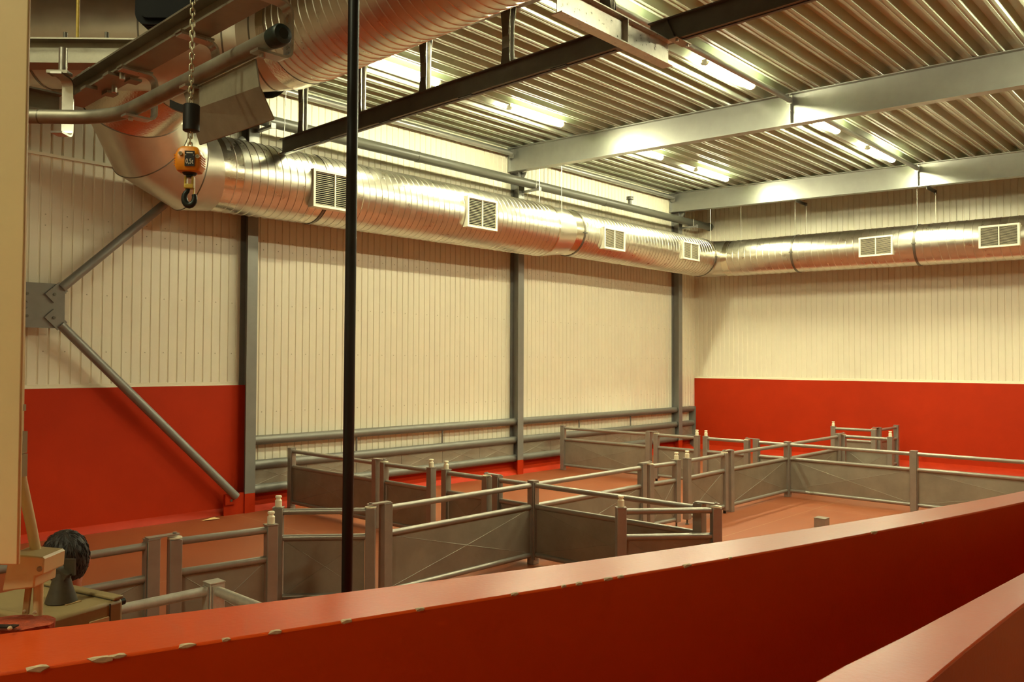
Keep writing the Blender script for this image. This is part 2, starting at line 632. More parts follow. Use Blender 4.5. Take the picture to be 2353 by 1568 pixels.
# ------------------------------------------------------------------ roof beams
BL = ['dark nearest roof beam carrying the hanging crane rail', 'silver roof beam crossing the middle of the ceiling', 'silver roof beam closest to the far wall']
for i, xb in enumerate(XB):
    y0, y1 = -0.02, Y0 + 0.1
    zb, zt = 7.885, 8.51
    t = thing('roof_beam', BL[i], 'beam', (xb, y0, zb), 'roof beams')
    MB().ext(isec(0.22, zt - zb, 0.018, 0.012), (xb, y0, zb + SL * y0), (xb, y1, zb + SL * y1)).build('i_section', 'beam_paint' if i else 'steel_paint', t, sm=False)
    MB().box((xb, -0.04, (zb + zt) / 2), (0.21, 0.014, zt - zb - 0.03)).build('end_plate', 'beam_paint', t)
    for ys in (-7.72, -15.2):
        b = MB()
        for s_ in (-1, 1):
            b.box((xb + s_ * 0.058, ys, (zb + zt) / 2 + SL * ys), (0.10, 0.014, zt - zb - 0.036))
        b.build('stiffener', 'beam_paint' if i else 'steel_paint', t)
        if ys == -7.72:
            for q in (-1, 1):
                MB().lathe([(0.018, 0), (0.018, 0.02)], (xb - 0.08, ys + q * 0.0 - 0.007, 8.0 + q * 0.15 + SL * ys), (0, -1, 0), 6).build('bolt', 'galv_dull', t)
# angle brackets under the far beam that hold the back duct wires
for j, ys in enumerate((-4.35, -7.95)):
    t = thing('angle_bracket', ['short dark angle bracket under the far beam, left one', 'short dark angle bracket under the far beam, right one'][j], 'bracket', (-1.2, ys, 7.88 + SL * ys), 'angle brackets under the far beam')
    z = 7.875 + SL * ys
    MB().ext([(-0.03, 0), (0.03, 0), (0.03, -0.008), (-0.022, -0.008), (-0.022, -0.07), (-0.03, -0.07)], (-1.62, ys, z), (-0.95, ys, z)).build('angle', 'dark_steel', t, sm=False)
    MB().box((-0.95, ys, z - 0.05), (0.012, 0.07, 0.1)).build('end_lug', 'dark_steel', t)

# struts between beams: eaves struts along the wall and mid-span struts
STR = [((-17.0, -9.45), 'pale eaves strut tube along the wall top in the left bay'), ((-9.23, -1.68), 'pale eaves strut tube along the wall top in the right bay')]
for (xa, xb), lab in STR:
    t = thing('eaves_strut', lab, 'tube', ((xa + xb) / 2, -0.17, 8.35), 'eaves struts')
    MB().cyl((xa + 0.03, -0.17, 8.35), (xb - 0.03, -0.17, 8.35), 0.07, n=16).build('tube', 'beam_paint', t)
    for q, s_ in ((xa, 1), (xb, -1)):
        MB().box((q + s_ * 0.02, -0.17, 8.33), (0.012, 0.15, 0.22)).build('end_plate', 'beam_paint', t)
for (xa, xb), lab in (((-17.0, -9.45), 'silver strut tube meeting the stiffener of the middle roof beam'), ((-9.23, -1.68), 'silver strut tube meeting the stiffener of the far roof beam')):
    t = thing('roof_strut', lab, 'tube', ((xa + xb) / 2, -7.72, 8.12), 'mid span roof struts')
    MB().cyl((xa + 0.03, -7.72, 8.12), (xb - 0.03, -7.72, 8.12), 0.055, n=16).build('tube', 'beam_paint', t)
    for q, s_ in ((xa, 1), (xb, -1)):
        MB().box((q + s_ * 0.025, -7.72, 8.12), (0.012, 0.12, 0.16)).build('end_plate', 'beam_paint', t)

# ------------------------------------------------------------------ fluorescent luminaires
LUM = [(-15.2, -2.75, 'bright fluorescent lamp glowing behind the second rail hanger'), (-11.4, -2.75, 'bright fluorescent lamp near the wall above the grey drain pipe'), (-7.25, -2.75, 'fluorescent lamp half hidden behind the middle beam near the wall'),
       (-3.72, -2.75, 'fluorescent lamp near the far corner just above the far beam'), (-11.3, -7.4, 'big bright fluorescent lamp right of the crossbeam end'), (-7.15, -7.4, 'fluorescent lamp half hidden behind the middle beam by its stiffener'),
       (-3.5, -7.4, 'fluorescent lamp just above the stiffener of the far beam'), (-15.2, -7.4, 'fluorescent lamp hidden behind the galvanised crossbeam at the top'),
       (-15.2, -12.75, 'fluorescent lamp of the right hand row above the walkway end, out of view'), (-11.3, -12.75, 'fluorescent lamp of the right hand row above the swung near gate, out of view'), (-7.15, -12.75, 'fluorescent lamp of the right hand row above the long right hand fence, out of view'), (-3.5, -12.75, 'fluorescent lamp of the right hand row beside the far wall, out of view'),
       (-27.2, -11.9, 'fluorescent lamp over the walkway outside the picture'), (-30.5, -13.2, 'fluorescent lamp behind the walkway outside the picture')]


def make_lum(x, y, lab):
    z = zdeck(y) - 0.012
    t = thing('fluorescent_lamp', lab, 'lamp', (x, y, z), 'fluorescent lamps under the roof deck')
    L = 0.90
    MB().ext([(-0.055, 0.0), (0.055, 0.0), (0.045, -0.045), (-0.045, -0.045)], (x - L, y, z), (x + L, y, z)).build('housing', 'lamp_body', t, sm=False)
    d = MB()
    pr = [(math.cos(a) * 0.078, -0.047 + math.sin(a) * 0.062) for a in [math.pi + math.pi * k / 8 for k in (0, 2, 4, 6, 8)]]
    d.ext(pr, (x - L + 0.05, y, z), (x + L - 0.05, y, z))
    d.build('diffuser', 'tube_light', t)
    for s_ in (-1, 1):
        pe = [(math.cos(a) * 0.08, -0.045 + math.sin(a) * 0.064) for a in [math.pi + math.pi * k / 8 for k in (0, 2, 4, 6, 8)]]
        MB().ext(pe, (x + s_ * (L - 0.05), y, z), (x + s_ * L, y, z)).build('end_cap', 'lamp_body', t)
        MB().box((x + s_ * 0.55, y, z - 0.03), (0.02, 0.17, 0.05)).build('clip', 'galv_dull', t)
    return t


lum0 = make_lum(*LUM[0])
for x, y, lab in LUM[1:]:
    r = lum0.copy()
    COL.objects.link(r)
    r.location = (x, y, zdeck(y) - 0.012)
    r['label'] = lab
    for ch in list(lum0.children):
        link_copy(ch, r, ch.location)

# ------------------------------------------------------------------ wall guard rails
GX = [(XC[0] + 0.1, XC[1] - 0.1, 6), (XC[1] + 0.1, XC[2] - 0.1, 6), (XC[2] + 0.1, -0.42, 1)]
GL = ['grey three pipe guard rail on the wall, left bay beside the braced column', 'grey three pipe guard rail on the wall, bay behind the far pen', 'short grey pipe guard rail between last column and red wall']
for (xa, xb, ns), lab in zip(GX, GL):
    t = thing('guard_rail', lab, 'guard rail', ((xa + xb) / 2, -0.13, 0), 'pipe guard rails along the wall')
    ea, eb = xa - 0.06, xb + (0.06 if xb < -1 else 0)
    for z in (1.36, 0.885, 0.41):
        MB().cyl((ea, -0.13, z), (eb, -0.13, z), 0.093, n=20).build('rail_pipe', 'guard_paint', t)
    for k in range(ns):
        u0 = xa + (xb - xa) * k / ns
        u1 = xa + (xb - xa) * (k + 1) / ns
        MB().cross_sheet((u0 + 0.004, -0.13), (u1 - 0.004, -0.13), 0.46, 0.84, 0.016).build('infill_sheet', 'fence_sheet', t, sm=False)
    if ns > 1:
        for k in (1, 2):
            xs = xa + (xb - xa) * k / 3
            MB().cyl((xs, -0.13, 0.95), (xs, -0.13, 1.3), 0.022, n=10).build('stub_post', 'guard_paint', t)
    else:
        MB().box((xb, -0.13, 0.72), (0.02, 0.26, 1.46)).build('end_plate', 'guard_paint', t)

# ------------------------------------------------------------------ diagonal bracing in the first bay
nod = at_ax(92, 702, 1, -0.27)
t = thing('wall_brace', 'grey crossed wall brace with notched node plate, left of the first column', 'brace', (nod.x, nod.y, nod.z))
pl = MB()
a, c = 0.36, 0.12
poly = [(-a, -a + c), (-a + c, -a), (a - c, -a), (a, -a + c), (a, a - c), (a - c, a), (-a + c, a), (-a, a - c)]
pl.add([(nod.x + p, nod.y - 0.02, nod.z + q) for p, q in poly] + [(nod.x + p, nod.y, nod.z + q) for p, q in poly], [tuple(range(8)), tuple(reversed(range(8, 16)))] + [(k, (k + 1) % 8, 8 + (k + 1) % 8, 8 + k) for k in range(8)])
pl.build('node_plate', 'steel_paint', t, sm=False)
ends = [Vector((-17.15, -0.27, 0.34)), Vector((-17.1, -0.27, 7.15)), Vector((-24.5, -0.27, 0.34)), Vector((-24.5, -0.27, 7.15))]
for e in ends:
    d = (e - nod).normalized()
    tb = MB()
    s0 = nod + d * 0.42
    yy = Vector((0, -0.03, 0))
    tb.cyl(s0 + yy, e + yy, 0.075, n=16)
    br = tb.build('brace_tube', 'steel_paint', t)
    lug = MB()
    sd = Vector((-d.z, 0, d.x))
    p0, p1 = nod + d * 0.17, nod + d * 0.46
    w2 = 0.095
    lug.hexa([p0 - sd * w2 + Vector((0, -0.055, 0)), p1 - sd * w2 + Vector((0, -0.055, 0)), p1 + sd * w2 + Vector((0, -0.055, 0)), p0 + sd * w2 + Vector((0, -0.055, 0)),
              p0 - sd * w2 + Vector((0, -0.02, 0)), p1 - sd * w2 + Vector((0, -0.02, 0)), p1 + sd * w2 + Vector((0, -0.02, 0)), p0 + sd * w2 + Vector((0, -0.02, 0))])
    lg = lug.build('end_lug', 'steel_paint', t, sm=False)
    MB().lathe([(0.024, 0), (0.024, 0.018)], nod + d * 0.27 + Vector((0, -0.055, 0)), (0, -1, 0), 6).build('bolt', 'dark_steel', lg)
# red gusset at the column foot where the brace lands
t = thing('foot_gusset', 'red painted gusset plate at the foot of the brace', 'gusset', (-17.2, -0.25, 0))
MB().box((-17.17, -0.25, 0.2), (0.42, 0.02, 0.4)).build('plate', 'red_paint', t)
b = MB()
b.box((-17.27, -0.28, 0.30), (0.2, 0.03, 0.2))
b.build('lug', 'red_paint', t)
MB().lathe([(0.025, 0), (0.025, 0.015)], (-17.25, -0.295, 0.28), (0, -1, 0), 6).build('bolt', 'dark_steel', t)
sp = MB()
sp.add([(-17.9, -0.42, 0.004), (-17.62, -0.36, 0.03), (-17.55, -0.45, 0.006), (-17.72, -0.52, 0.02)], [(0, 1, 2, 3)])
tag(sp.build('paper_scrap', 'paper', loc=(-17.7, -0.45, 0)), 'crumpled pale scrap on the floor beside the brace foot', 'scrap')

# ------------------------------------------------------------------ pens: posts, panels, gates
PW = 0.12
ZT = 1.19
YA = -6.842
XP1, XP2 = -16.072, -7.712
POSTGRP, PANGRP, GATEGRP = 'square steel fence posts of the pens', 'fixed fence panels of the pens', 'swinging pen gates with white knobs'


def post(x, y, lab, strap=None, z0=0.0, m='fence_paint', group=POSTGRP, zt=ZT):
    t = thing('fence_post', lab, 'post', (x, y, 0), group)
    MB().box((x, y, (z0 + zt) / 2), (PW, PW, zt - z0)).build('shaft', m, t, bevel=0.006)
    MB().box((x, y, zt + 0.003), (PW + 0.006, PW + 0.006, 0.008)).build('cap', m, t)
    if strap:
        h = Vector((strap[0], strap[1], 0))
        d = (h - Vector((x, y, 0)))
        L = d.length
        d.normalize()
        s_ = Vector((d.y, -d.x, 0))
        prof2 = []
        base = Vector((x, y, 0)) - d * 0.05
        pts = [base - s_ * 0.045, base + s_ * 0.045]
        for k in range(7):
            a_ = math.pi / 2 - math.pi * k / 6
            pts.append(Vector((x, y, 0)) + d * L + s_ * 0.045 * math.sin(a_) + d * 0.045 * math.cos(a_))
        n = len(pts)
        b_ = MB()
        b_.add([p + Vector((0, 0, zt + 0.008)) for p in pts] + [p + Vector((0, 0, zt + 0.022)) for p in pts], [tuple(range(n)), tuple(reversed(range(n, 2 * n)))] + [(k, (k + 1) % n, n + (k + 1) % n, n + k) for k in range(n)])
        st = b_.build('hinge_strap', m, t, sm=False)
        MB().lathe([(0.022, 0), (0.022, 0.014)], (h.x, h.y, zt + 0.022), (0, 0, 1), 8).build('hinge_bolt', m, st)
    return t


def rails(t, a, b, m, ms, sheet_on=True, bulge=0.02, plates=True, z=(1.13, 0.825, 0.135)):
    """three round rails and a cross-broken sheet between plan points a and b"""
    a, b = Vector((a[0], a[1], 0)), Vector((b[0], b[1], 0))
    d = (b - a).normalized()
    for zz in z:
        MB().cyl(a + Vector((0, 0, zz)), b + Vector((0, 0, zz)), 0.038, n=16).build('rail', m, t)
    if sheet_on:
        MB().cross_sheet(a + d * 0.01, b - d * 0.01, z[2] + 0.03, z[1] - 0.03, bulge).build('sheet', ms, t, sm=False)
    if plates:
        rz = math.atan2(d.y, d.x)
        for p, s_ in ((a, 1), (b, -1)):
            q = p + d * (s_ * 0.004)
            MB().box((q.x, q.y, 0.62), (0.010, 0.085, 1.10), rz).build('end_plate', m, t)


def panel(a, b, lab, m='fence_paint', ms='fence_sheet', group=PANGRP, sheet_on=True, inset=PW / 2 + 0.004):
    a, b = Vector((a[0], a[1], 0)), Vector((b[0], b[1], 0))
    d = (b - a).normalized()
    t = thing('pen_fence', lab, 'fence', ((a.x + b.x) / 2, (a.y + b.y) / 2, 0), group)
    rails(t, a + d * inset, b - d * inset, m, ms, sheet_on)
    return t


def gate(h, l, lab):
    """gate hung at plan point h, latch stile at l"""
    h, l = Vector((h[0], h[1], 0)), Vector((l[0], l[1], 0))
    d = (l - h).normalized()
    rz = math.atan2(d.y, d.x)
    t = thing('pen_gate', lab, 'gate', (h.x, h.y, 0), GATEGRP)
    hs = MB().box((h.x, h.y, 0.61), (0.115, 0.115, 1.10), rz).build('hinge_stile', 'fence_paint', t, bevel=0.006)
    MB().lathe([(0.068, 0), (0.068, 0.014)], (h.x, h.y, 1.165), (0, 0, 1), 20).build('washer', 'white_knob', hs)
    MB().cyl((h.x, h.y, 0.0), (h.x, h.y, 0.06), 0.03, n=10).build('pivot_foot', 'black', t)
    ls = MB().box((l.x, l.y, 0.635), (0.115, 0.115, 1.09), rz).build('latch_stile', 'fence_paint', t, bevel=0.006)
    MB().box((l.x, l.y, 1.183), (0.125, 0.125, 0.008), rz).build('stile_cap', 'fence_paint', ls)
    MB().lathe([(0.036, 0), (0.040, 0.005), (0.040, 0.078), (0.027, 0.092), (0.025, 0.102), (0.037, 0.112), (0.038, 0.124), (0.033, 0.133)], (l.x, l.y, 1.187), (0, 0, 1), 18).build('latch_knob', 'white_knob', t)
    b_ = MB()
    b_.cyl((l.x, l.y, 0.012), (l.x, l.y, 0.10), 0.016, n=10)
    b_.lathe([(0.04, 0), (0.034, 0.012)], (l.x, l.y, 0.0), (0, 0, 1), 14)
    b_.build('drop_bolt', 'dark_steel', t)
    rails(t, h + d * 0.057, l - d * 0.057, 'fence_paint', 'fence_sheet', True, 0.018, plates=False)
    return t


# posts ------------------------------------------------------------
HG = 0.225
post(XP1, YA, 'square grey post in the centre where four fences cross')
post(XP2, YA, 'square grey post at the farther crossing of the fences')
post(-0.80, YA, 'grey end post standing against the red far wall')
post(XP2, -9.44, 'grey post in the long fence running out of the picture on the right')
post(XP1, -0.47, 'dark grey post of the nearer cross fence beside the guard rail')
post(XP2, -0.495, 'grey post of the farther cross fence beside the guard rail')
post(-21.573, YA, 'grey hinge post beside the dark haired head', strap=(-21.573 + HG, YA))
post(-18.752, YA, 'grey hinge post just right of the black pole', strap=(-18.752 - HG, YA))
post(-13.30, YA, 'grey hinge post at the end of the panel behind the central crossing', strap=(-13.30 + HG, YA))
post(-10.27, YA, 'grey hinge post left of the panel leading to the farther crossing', strap=(-10.27 - HG, YA))
post(-4.94, YA, 'grey hinge post behind the farther crossing towards the red wall', strap=(-4.94 + HG, YA - 0.05))
post(-2.16, YA, 'grey hinge post next to the end post at the red wall', strap=(-2.16 - HG, YA + 0.05))
post(XP1, -6.122, 'grey hinge post just behind the central crossing post', strap=(XP1, -6.122 + HG))
post(XP1, -3.17, 'dark grey hinge post of the nearer cross fence towards the wall', strap=(XP1, -3.17 - HG))
post(XP1, -9.56, 'grey hinge post at the right end of the nearest cross fence', strap=(XP1 + 0.02, -9.56 - 0.21))
post(XP2, -6.11, 'grey hinge post just left of the farther crossing post', strap=(XP2, -6.11 + HG))
post(XP2, -3.247, 'grey hinge post of the farther cross fence towards the wall', strap=(XP2, -3.247 - HG))

# fixed panels -------------------------------------------------------
panel((-23.6, YA), (-21.573, YA), 'grey fence panel behind the dark haired head')
panel((-18.752, YA), (XP1, YA), 'large grey fence panel between the black pole and central crossing')
panel((XP1, YA), (-13.30, YA), 'grey fence panel running back from the central crossing')
panel((-10.27, YA), (XP2, YA), 'grey fence panel left of the farther crossing in the long fence')
panel((XP2, YA), (-4.94, YA), 'grey fence panel running from the farther crossing towards the red wall')
panel((-2.16, YA), (-0.80, YA), 'short fence panel ending at the red far wall')
panel((XP1, -0.47), (XP1, -3.17), 'dark shaded fence panel behind the black pole near the guard rail')
panel((XP1, -6.122), (XP1, YA), 'very short fence panel just behind the central crossing')
panel((XP1, YA), (XP1, -9.56), 'grey fence panel right of the central crossing behind the swung gate')
panel((XP2, -0.495), (XP2, -3.247), 'grey fence panel of the farther cross fence beside the guard rail')
panel((XP2, -6.11), (XP2, YA), 'very short fence panel just left of the farther crossing')
panel((XP2, YA), (XP2, -9.44), 'long grey fence panel right of the farther crossing')
panel((XP2, -9.44), (XP2, -13.2), 'grey fence panel leaving the picture on the right')

# gates --------------------------------------------------------------
gate((-21.573 + HG, YA), (-20.38, -6.98), 'pen gate left of the black pole, hinged beside the dark haired head')
gate((-18.752 - HG, YA), (-19.78, -6.13), 'pen gate swung slightly open behind the black pole')
gate((-13.30 + HG, YA), (-12.32, -6.90), 'left pen gate of the pair behind the central crossing')
gate((-10.27 - HG, YA), (-11.96, -6.90), 'right pen gate of the pair behind the central crossing')
gate((-4.94 + HG, YA - 0.05), (-4.74, -8.0), 'pen gate swung open sideways in front of the red wall, nearer one')
gate((-2.16 - HG, YA + 0.05), (-2.46, -5.74), 'pen gate swung open sideways closest to the red wall')
gate((XP1, -3.17 - HG), (XP1, -4.62), 'dark pen gate of the nearer cross fence, left one of the pair')
gate((XP1, -6.122 + HG), (XP1, -4.98), 'dark pen gate of the nearer cross fence, right one of the pair')
gate((XP1 + 0.02, -9.56 - 0.21), (-16.94, -9.01), 'nearest pen gate folded back towards the camera on the right')
gate((XP2, -3.247 - HG), (XP2, -4.60), 'pen gate of the farther cross fence, left one of the pair')
gate((XP2, -6.11 + HG), (XP2, -4.84), 'pen gate of the farther cross fence, right one of the pair')

# bright galvanised corner fence close to the foreground wall
gx, gy = -21.9, -8.72
post(gx, gy, 'bright galvanised corner post right beside the foreground wall', m='galv_bright', group=None)
panel((gx, gy), (gx - 2.2, gy), 'bright galvanised rail panel left of the galvanised corner post', m='galv_bright', ms='fence_sheet', sheet_on=True, group='bright galvanised rail panels')
panel((gx, gy), (gx, gy - 1.9), 'bright galvanised rail panel right of the galvanised corner post', m='galv_bright', ms='fence_sheet', sheet_on=True, group='bright galvanised rail panels')

st = thing('floor_socket', 'low grey steel stub on the floor behind the foreground wall', 'post stub', (-10.5, -8.75, 0))
MB().box((-10.5, -8.75, 0.08), (0.20, 0.20, 0.16)).build('stub', 'fence_paint', st, bevel=0.005)
MB().box((-10.5, -8.75, 0.164), (0.21, 0.21, 0.008)).build('cap', 'fence_paint', st)

# ------------------------------------------------------------------ air ducts
def spiral(mb, p0, p1, r, pitch, n=40, rb=0.009, hx=1.0):
    p0, p1 = Vector(p0), Vector(p1)
    d = (p1 - p0)
    L = d.length
    d.normalize()
    up = Vector((0, 0, 1))
    e1 = (up - d * up.dot(d)).normalized()
    e2 = d.cross(e1)
    # angular seam on the side turned to the wall
    prof_ = [(0.0, 0.0)]
    s_ = pitch * 0.6
    while s_ < L - pitch * 1.2:
        prof_ += [(s_, 0.0), (s_ + 0.007, rb), (s_ + 0.019, rb), (s_ + 0.026, 0.0)]
        s_ += pitch
    prof_.append((L, 0.0))
    cols = n + 1
    vs = []
    for i, (h, dr) in enumerate(prof_):
        for k in range(cols):
            a_ = 2 * math.pi * k / n
            off = 0 if i in (0, len(prof_) - 1) else pitch * k / n * hx
            vs.append(p0 + d * (h + off) + e1 * ((r + dr) * math.cos(a_)) + e2 * ((r + dr) * math.sin(a_)))
    fs = []
    for i in range(len(prof_) - 1):
        for k in range(n):
            fs.append((i * cols + k, i * cols + k + 1, (i + 1) * cols + k + 1, (i + 1) * cols + k))
    mb.add(vs, fs)
    return mb


def collar(parent, p, d, r, w_, name='collar', m='duct_seam', n=40, lip=0.014):
    p, d = Vector(p), Vector(d).normalized()
    return MB().lathe([(r - 0.01, -w_ / 2 - 0.004), (r + lip, -w_ / 2), (r + lip, w_ / 2), (r - 0.01, w_ / 2 + 0.004)], p, d, n).build(name, m, parent)


RA, ZA, YD = 0.655, 6.20, -1.2
RB2, ZB2 = 0.595, 6.28
RC = 0.555
dA = thing('air_duct', 'shiny spiral air duct coming over the upper left and running along both walls', 'duct', (-10, YD, ZA))
# along the left wall
spiral(MB(), (-18.2, YD, ZA - 0.02), (-16.2, YD, ZA), RA, 0.15).build('duct_section', 'duct', dA)
spiral(MB(), (-16.15, YD, ZA), (-9.45, YD, ZA + 0.03), RA, 0.15).build('duct_section', 'duct', dA)
MB().cyl((-9.5, YD, ZA + 0.03), (-8.75, YD, ZB2), RA, RB2, n=40, caps=False).build('reducer', 'duct', dA)
MB().cyl((-8.8, YD, ZB2), (-8.4, YD, ZB2), RB2, n=40, caps=False).build('sleeve', 'duct_tape', dA)
spiral(MB(), (-8.4, YD, ZB2), (-1.75, YD, ZB2), RB2, 0.15).build('duct_section', 'duct', dA)
collar(dA, (-16.2, YD, ZA), (1, 0, 0), RA, 0.05)
MB().cyl((-16.5, YD, ZA), (-16.24, YD, ZA), RA + 0.004, n=40, caps=False).build('foil_tape', 'duct_tape', dA)
collar(dA, (-9.5, YD, ZA + 0.03), (1, 0, 0), RA, 0.04, m='duct_tape')
collar(dA, (-8.42, YD, ZB2), (1, 0, 0), RB2, 0.05)
MB().cyl((-18.35, YD, ZA - 0.03), (-17.9, YD, ZA - 0.02), RA + 0.003, n=40, caps=False).build('foil_tape', 'duct_tape', dA)
collar(dA, (-1.78, YD, ZB2), (1, 0, 0), RB2, 0.05)
# corner elbow
XD = -1.2
MB().tube([(-1.78, YD, ZB2), (XD - 0.17, YD, ZB2 - 0.005), (XD, YD - 0.17, ZB2 - 0.015), (XD, YD - 0.75, ZB2 - 0.03)], RB2, n=40, caps=False, rs=[RB2, RB2, RC + 0.02, RC]).build('corner_elbow', 'duct', dA)
ZD0, ZD1 = 6.23, 5.98
spiral(MB(), (XD, -1.95, ZD0), (XD, -4.2, ZD0 - 0.035), RC, 0.20).build('duct_section', 'duct', dA)
spiral(MB(), (XD, -4.25, ZD0 - 0.035), (XD, -7.6, ZD0 - 0.10), RC, 0.20).build('duct_section', 'duct', dA)
spiral(MB(), (XD, -7.65, ZD0 - 0.10), (XD, -10.9, ZD0 - 0.15), RC, 0.20).build('duct_section', 'duct', dA)
spiral(MB(), (XD, -10.9, ZD0 - 0.15), (XD, -22.0, ZD1 - 0.15), RC, 0.20).build('duct_section', 'duct', dA)
for yy, zz in ((-4.23, ZD0 - 0.035), (-7.63, ZD0 - 0.10), (-10.92, ZD0 - 0.15)):
    collar(dA, (XD, yy, zz), (0, 1, 0), RC, 0.06)
MB().cyl((XD, -1.92, ZD0), (XD, -2.15, ZD0), RC + 0.006, n=40, caps=False).build('foil_tape', 'duct_tape', dA)


def grille(o, ex, nrm, wd, ht):
    """grille centred at o, ex horizontal unit vector, nrm outward"""
    o, ex, nrm = Vector(o), Vector(ex), Vector(nrm)
    up = Vector((0, 0, 1))

    def bar(mb, cx, cz, sx, sz, d0, d1):
        p = []
        for dd in (d0, d1):
            for a_, b_ in ((-sx / 2, -sz / 2), (sx / 2, -sz / 2), (sx / 2, sz / 2), (-sx / 2, sz / 2)):
                p.append(o + ex * (cx + a_) + up * (cz + b_) + nrm * dd)
        mb.hexa(p)
    f = MB()
    t_ = 0.045
    for s_ in (-1, 1):
        bar(f, s_ * (wd / 2 - t_ / 2), 0, t_, ht, -0.13, 0.05)
        bar(f, 0, s_ * (ht / 2 - t_ / 2), wd - 2 * t_, t_, -0.13, 0.05)
    g = f.build('grille', 'grille_white', dA, bevel=0)
    m_ = MB()
    bar(m_, 0, 0, 0.026, ht - 2 * t_, 0.0, 0.045)
    m_.build('mullion', 'grille_white', g)
    bk = MB()
    bar(bk, 0, 0, wd - 2 * t_, ht - 2 * t_, -0.05, 0.017)
    bk.build('shade_backing', 'shade_black', g)  # solid black block stands in for the shade between the slats
    lv = MB()
    n = 17
    for s_ in (-1, 1):
        for k in range(n):
            zz = -ht / 2 + t_ + (ht - 2 * t_) * (k + 0.5) / n
            cx = s_ * (wd / 4 - t_ / 4 + 0.006)
            bar(lv, cx, zz, wd / 2 - t_ - 0.016, 0.0075, 0.020, 0.034)
    lv.build('louvre_slats', 'slat', g, kind='stuff')


grille((-16.1, YD - RA, 6.09), (1, 0, 0), (0, -1, 0), 0.95, 0.70)
grille((-12.22, YD - RA, 6.19), (1, 0, 0), (0, -1, 0), 0.93, 0.68)
grille((-7.2, YD - RB2, 6.19), (1, 0, 0), (0, -1, 0), 0.93, 0.57)
grille((-3.32, YD - RB2, 6.27), (1, 0, 0), (0, -1, 0), 0.93, 0.54)
grille((XD - RC, -6.66, 6.13), (0, -1, 0), (-1, 0, 0), 0.90, 0.54)
grille((XD - RC, -9.64, 6.11), (0, -1, 0), (-1, 0, 0), 0.90, 0.56)
# hanger wires
for a_, b_ in (((-17.02, -1.6, 6.7), (-17.02, -1.66, 7.85)), ((-9.3, -1.0, 6.84), (-9.3, -1.0, 7.86)), ((-9.28, -1.72, 6.55), (-9.28, -1.72, 7.84)), ((-1.6, -1.5, 6.78), (-1.6, -1.5, 7.84)), ((-1.5, -2.5, 6.66), (-1.5, -2.5, 7.8)), ((-1.5, -4.25, 6.62), (-1.5, -4.25, 7.74)), ((-1.5, -7.65, 6.55), (-1.5, -7.65, 7.64)), ((-0.97, -4.36, 6.68), (-0.97, -4.36, 7.65)), ((-0.97, -7.96, 6.6), (-0.97, -7.96, 7.55))):
    MB().cyl(a_, b_, 0.0065, n=6).build('hanger_wire', 'galv', dA)
for p in ((-16.2, YD - RA - 0.01, 6.18), (-8.42, YD - RB2 - 0.01, 6.22), (-1.78, YD - RB2 - 0.01, 6.25)):
    MB().box(p, (0.1, 0.05, 0.035)).build('clamp_screw', 'dark_steel', dA)
for p in ((XD - RC - 0.01, -4.23, 6.18), (XD - RC - 0.01, -7.63, 6.12)):
    MB().box(p, (0.05, 0.1, 0.035)).build('clamp_screw', 'dark_steel', dA)
# segmented elbow from the wall duct up to the main duct
B = [Vector((-18.25, YD, ZA - 0.02)), Vector((-18.62, -1.18, 6.14)), Vector((-19.30, -1.30, 6.41)), Vector((-19.80, -1.80, 6.88)), Vector((-19.58, -2.75, 7.26)), Vector((-19.05, -4.3, 7.30))]
# build each segment by mitre so that seams show
full = MB().tube(B, RA + 0.01, n=40, caps=False, ref=(0, 0, 1))
n = 40
for i in range(len(B) - 1):
    seg = MB()
    vs = full.v[i * n:(i + 2) * n]
    seg.add(vs, [(k, (k + 1) % n, n + (k + 1) % n, n + k) for k in range(n)])
    seg.build('elbow_segment', 'duct_plain' if i != 3 else 'duct_tape', dA)
    if i > 0:
        ring = full.v[i * n:(i + 1) * n]
        cen = sum(ring, Vector()) / n
        rg = MB()
        a_ = (B[i] - B[i - 1]).normalized()
        c_ = (B[i + 1] - B[i]).normalized()
        dd = (a_ + c_).normalized()
        vs = [cen + (v - cen) * 1.0 - dd * 0.012 for v in ring] + [cen + (v - cen) * 1.014 for v in ring] + [cen + (v - cen) * 1.0 + dd * 0.012 for v in ring]
        rg.add(vs, [(j * n + k, j * n + (k + 1) % n, (j + 1) * n + (k + 1) % n, (j + 1) * n + k) for j in range(2) for k in range(n)])
        rg.build('seam_ring', 'duct_seam', dA)

# main duct over the nearest bay
RM, ZM = 0.66, 7.30
dM = dA
c0 = Vector((-18.98, -4.95, ZM))
spiral(MB(), (-18.95, -5.25, ZM), (-18.95, -9.2, ZM), RM, 0.15, n=44).build('duct_section', 'duct', dM)
spiral(MB(), (-18.95, -9.2, ZM), (-18.95, -15.5, ZM), RM, 0.15, n=44).build('duct_section', 'duct', dM)
collar(dM, (-18.95, -9.2, ZM), (0, 1, 0), RM, 0.06, n=44)
path = [Vector((-18.95, -5.27, ZM)), Vector((-18.98, -4.95, ZM)), Vector((-19.25, -4.52, ZM)), Vector((-20.0, -3.75, ZM)), Vector((-20.75, -3.0, ZM))]
full = MB().tube(path, RM + 0.006, n=44, caps=False, ref=(0, 0, 1))
n = 44
for i in range(len(path) - 1):
    seg = MB().add(full.v[i * n:(i + 2) * n], [(k, (k + 1) % n, n + (k + 1) % n, n + k) for k in range(n)])
    seg.build('elbow_segment', 'duct_plain' if i else 'duct_tape', dM)
    if i > 0:
        collar(dM, path[i] + (path[i + 1] - path[i]).normalized() * 0.25, path[i + 1] - path[i], RM + 0.004, 0.02, 'seam_ring', n=44, lip=0.008)
e0, e1_ = path[-1], Vector((-21.75, -2.0, ZM))
MB().cyl(e0, e1_, RM, n=44, caps=False).build('duct_section', 'duct_plain', dM)
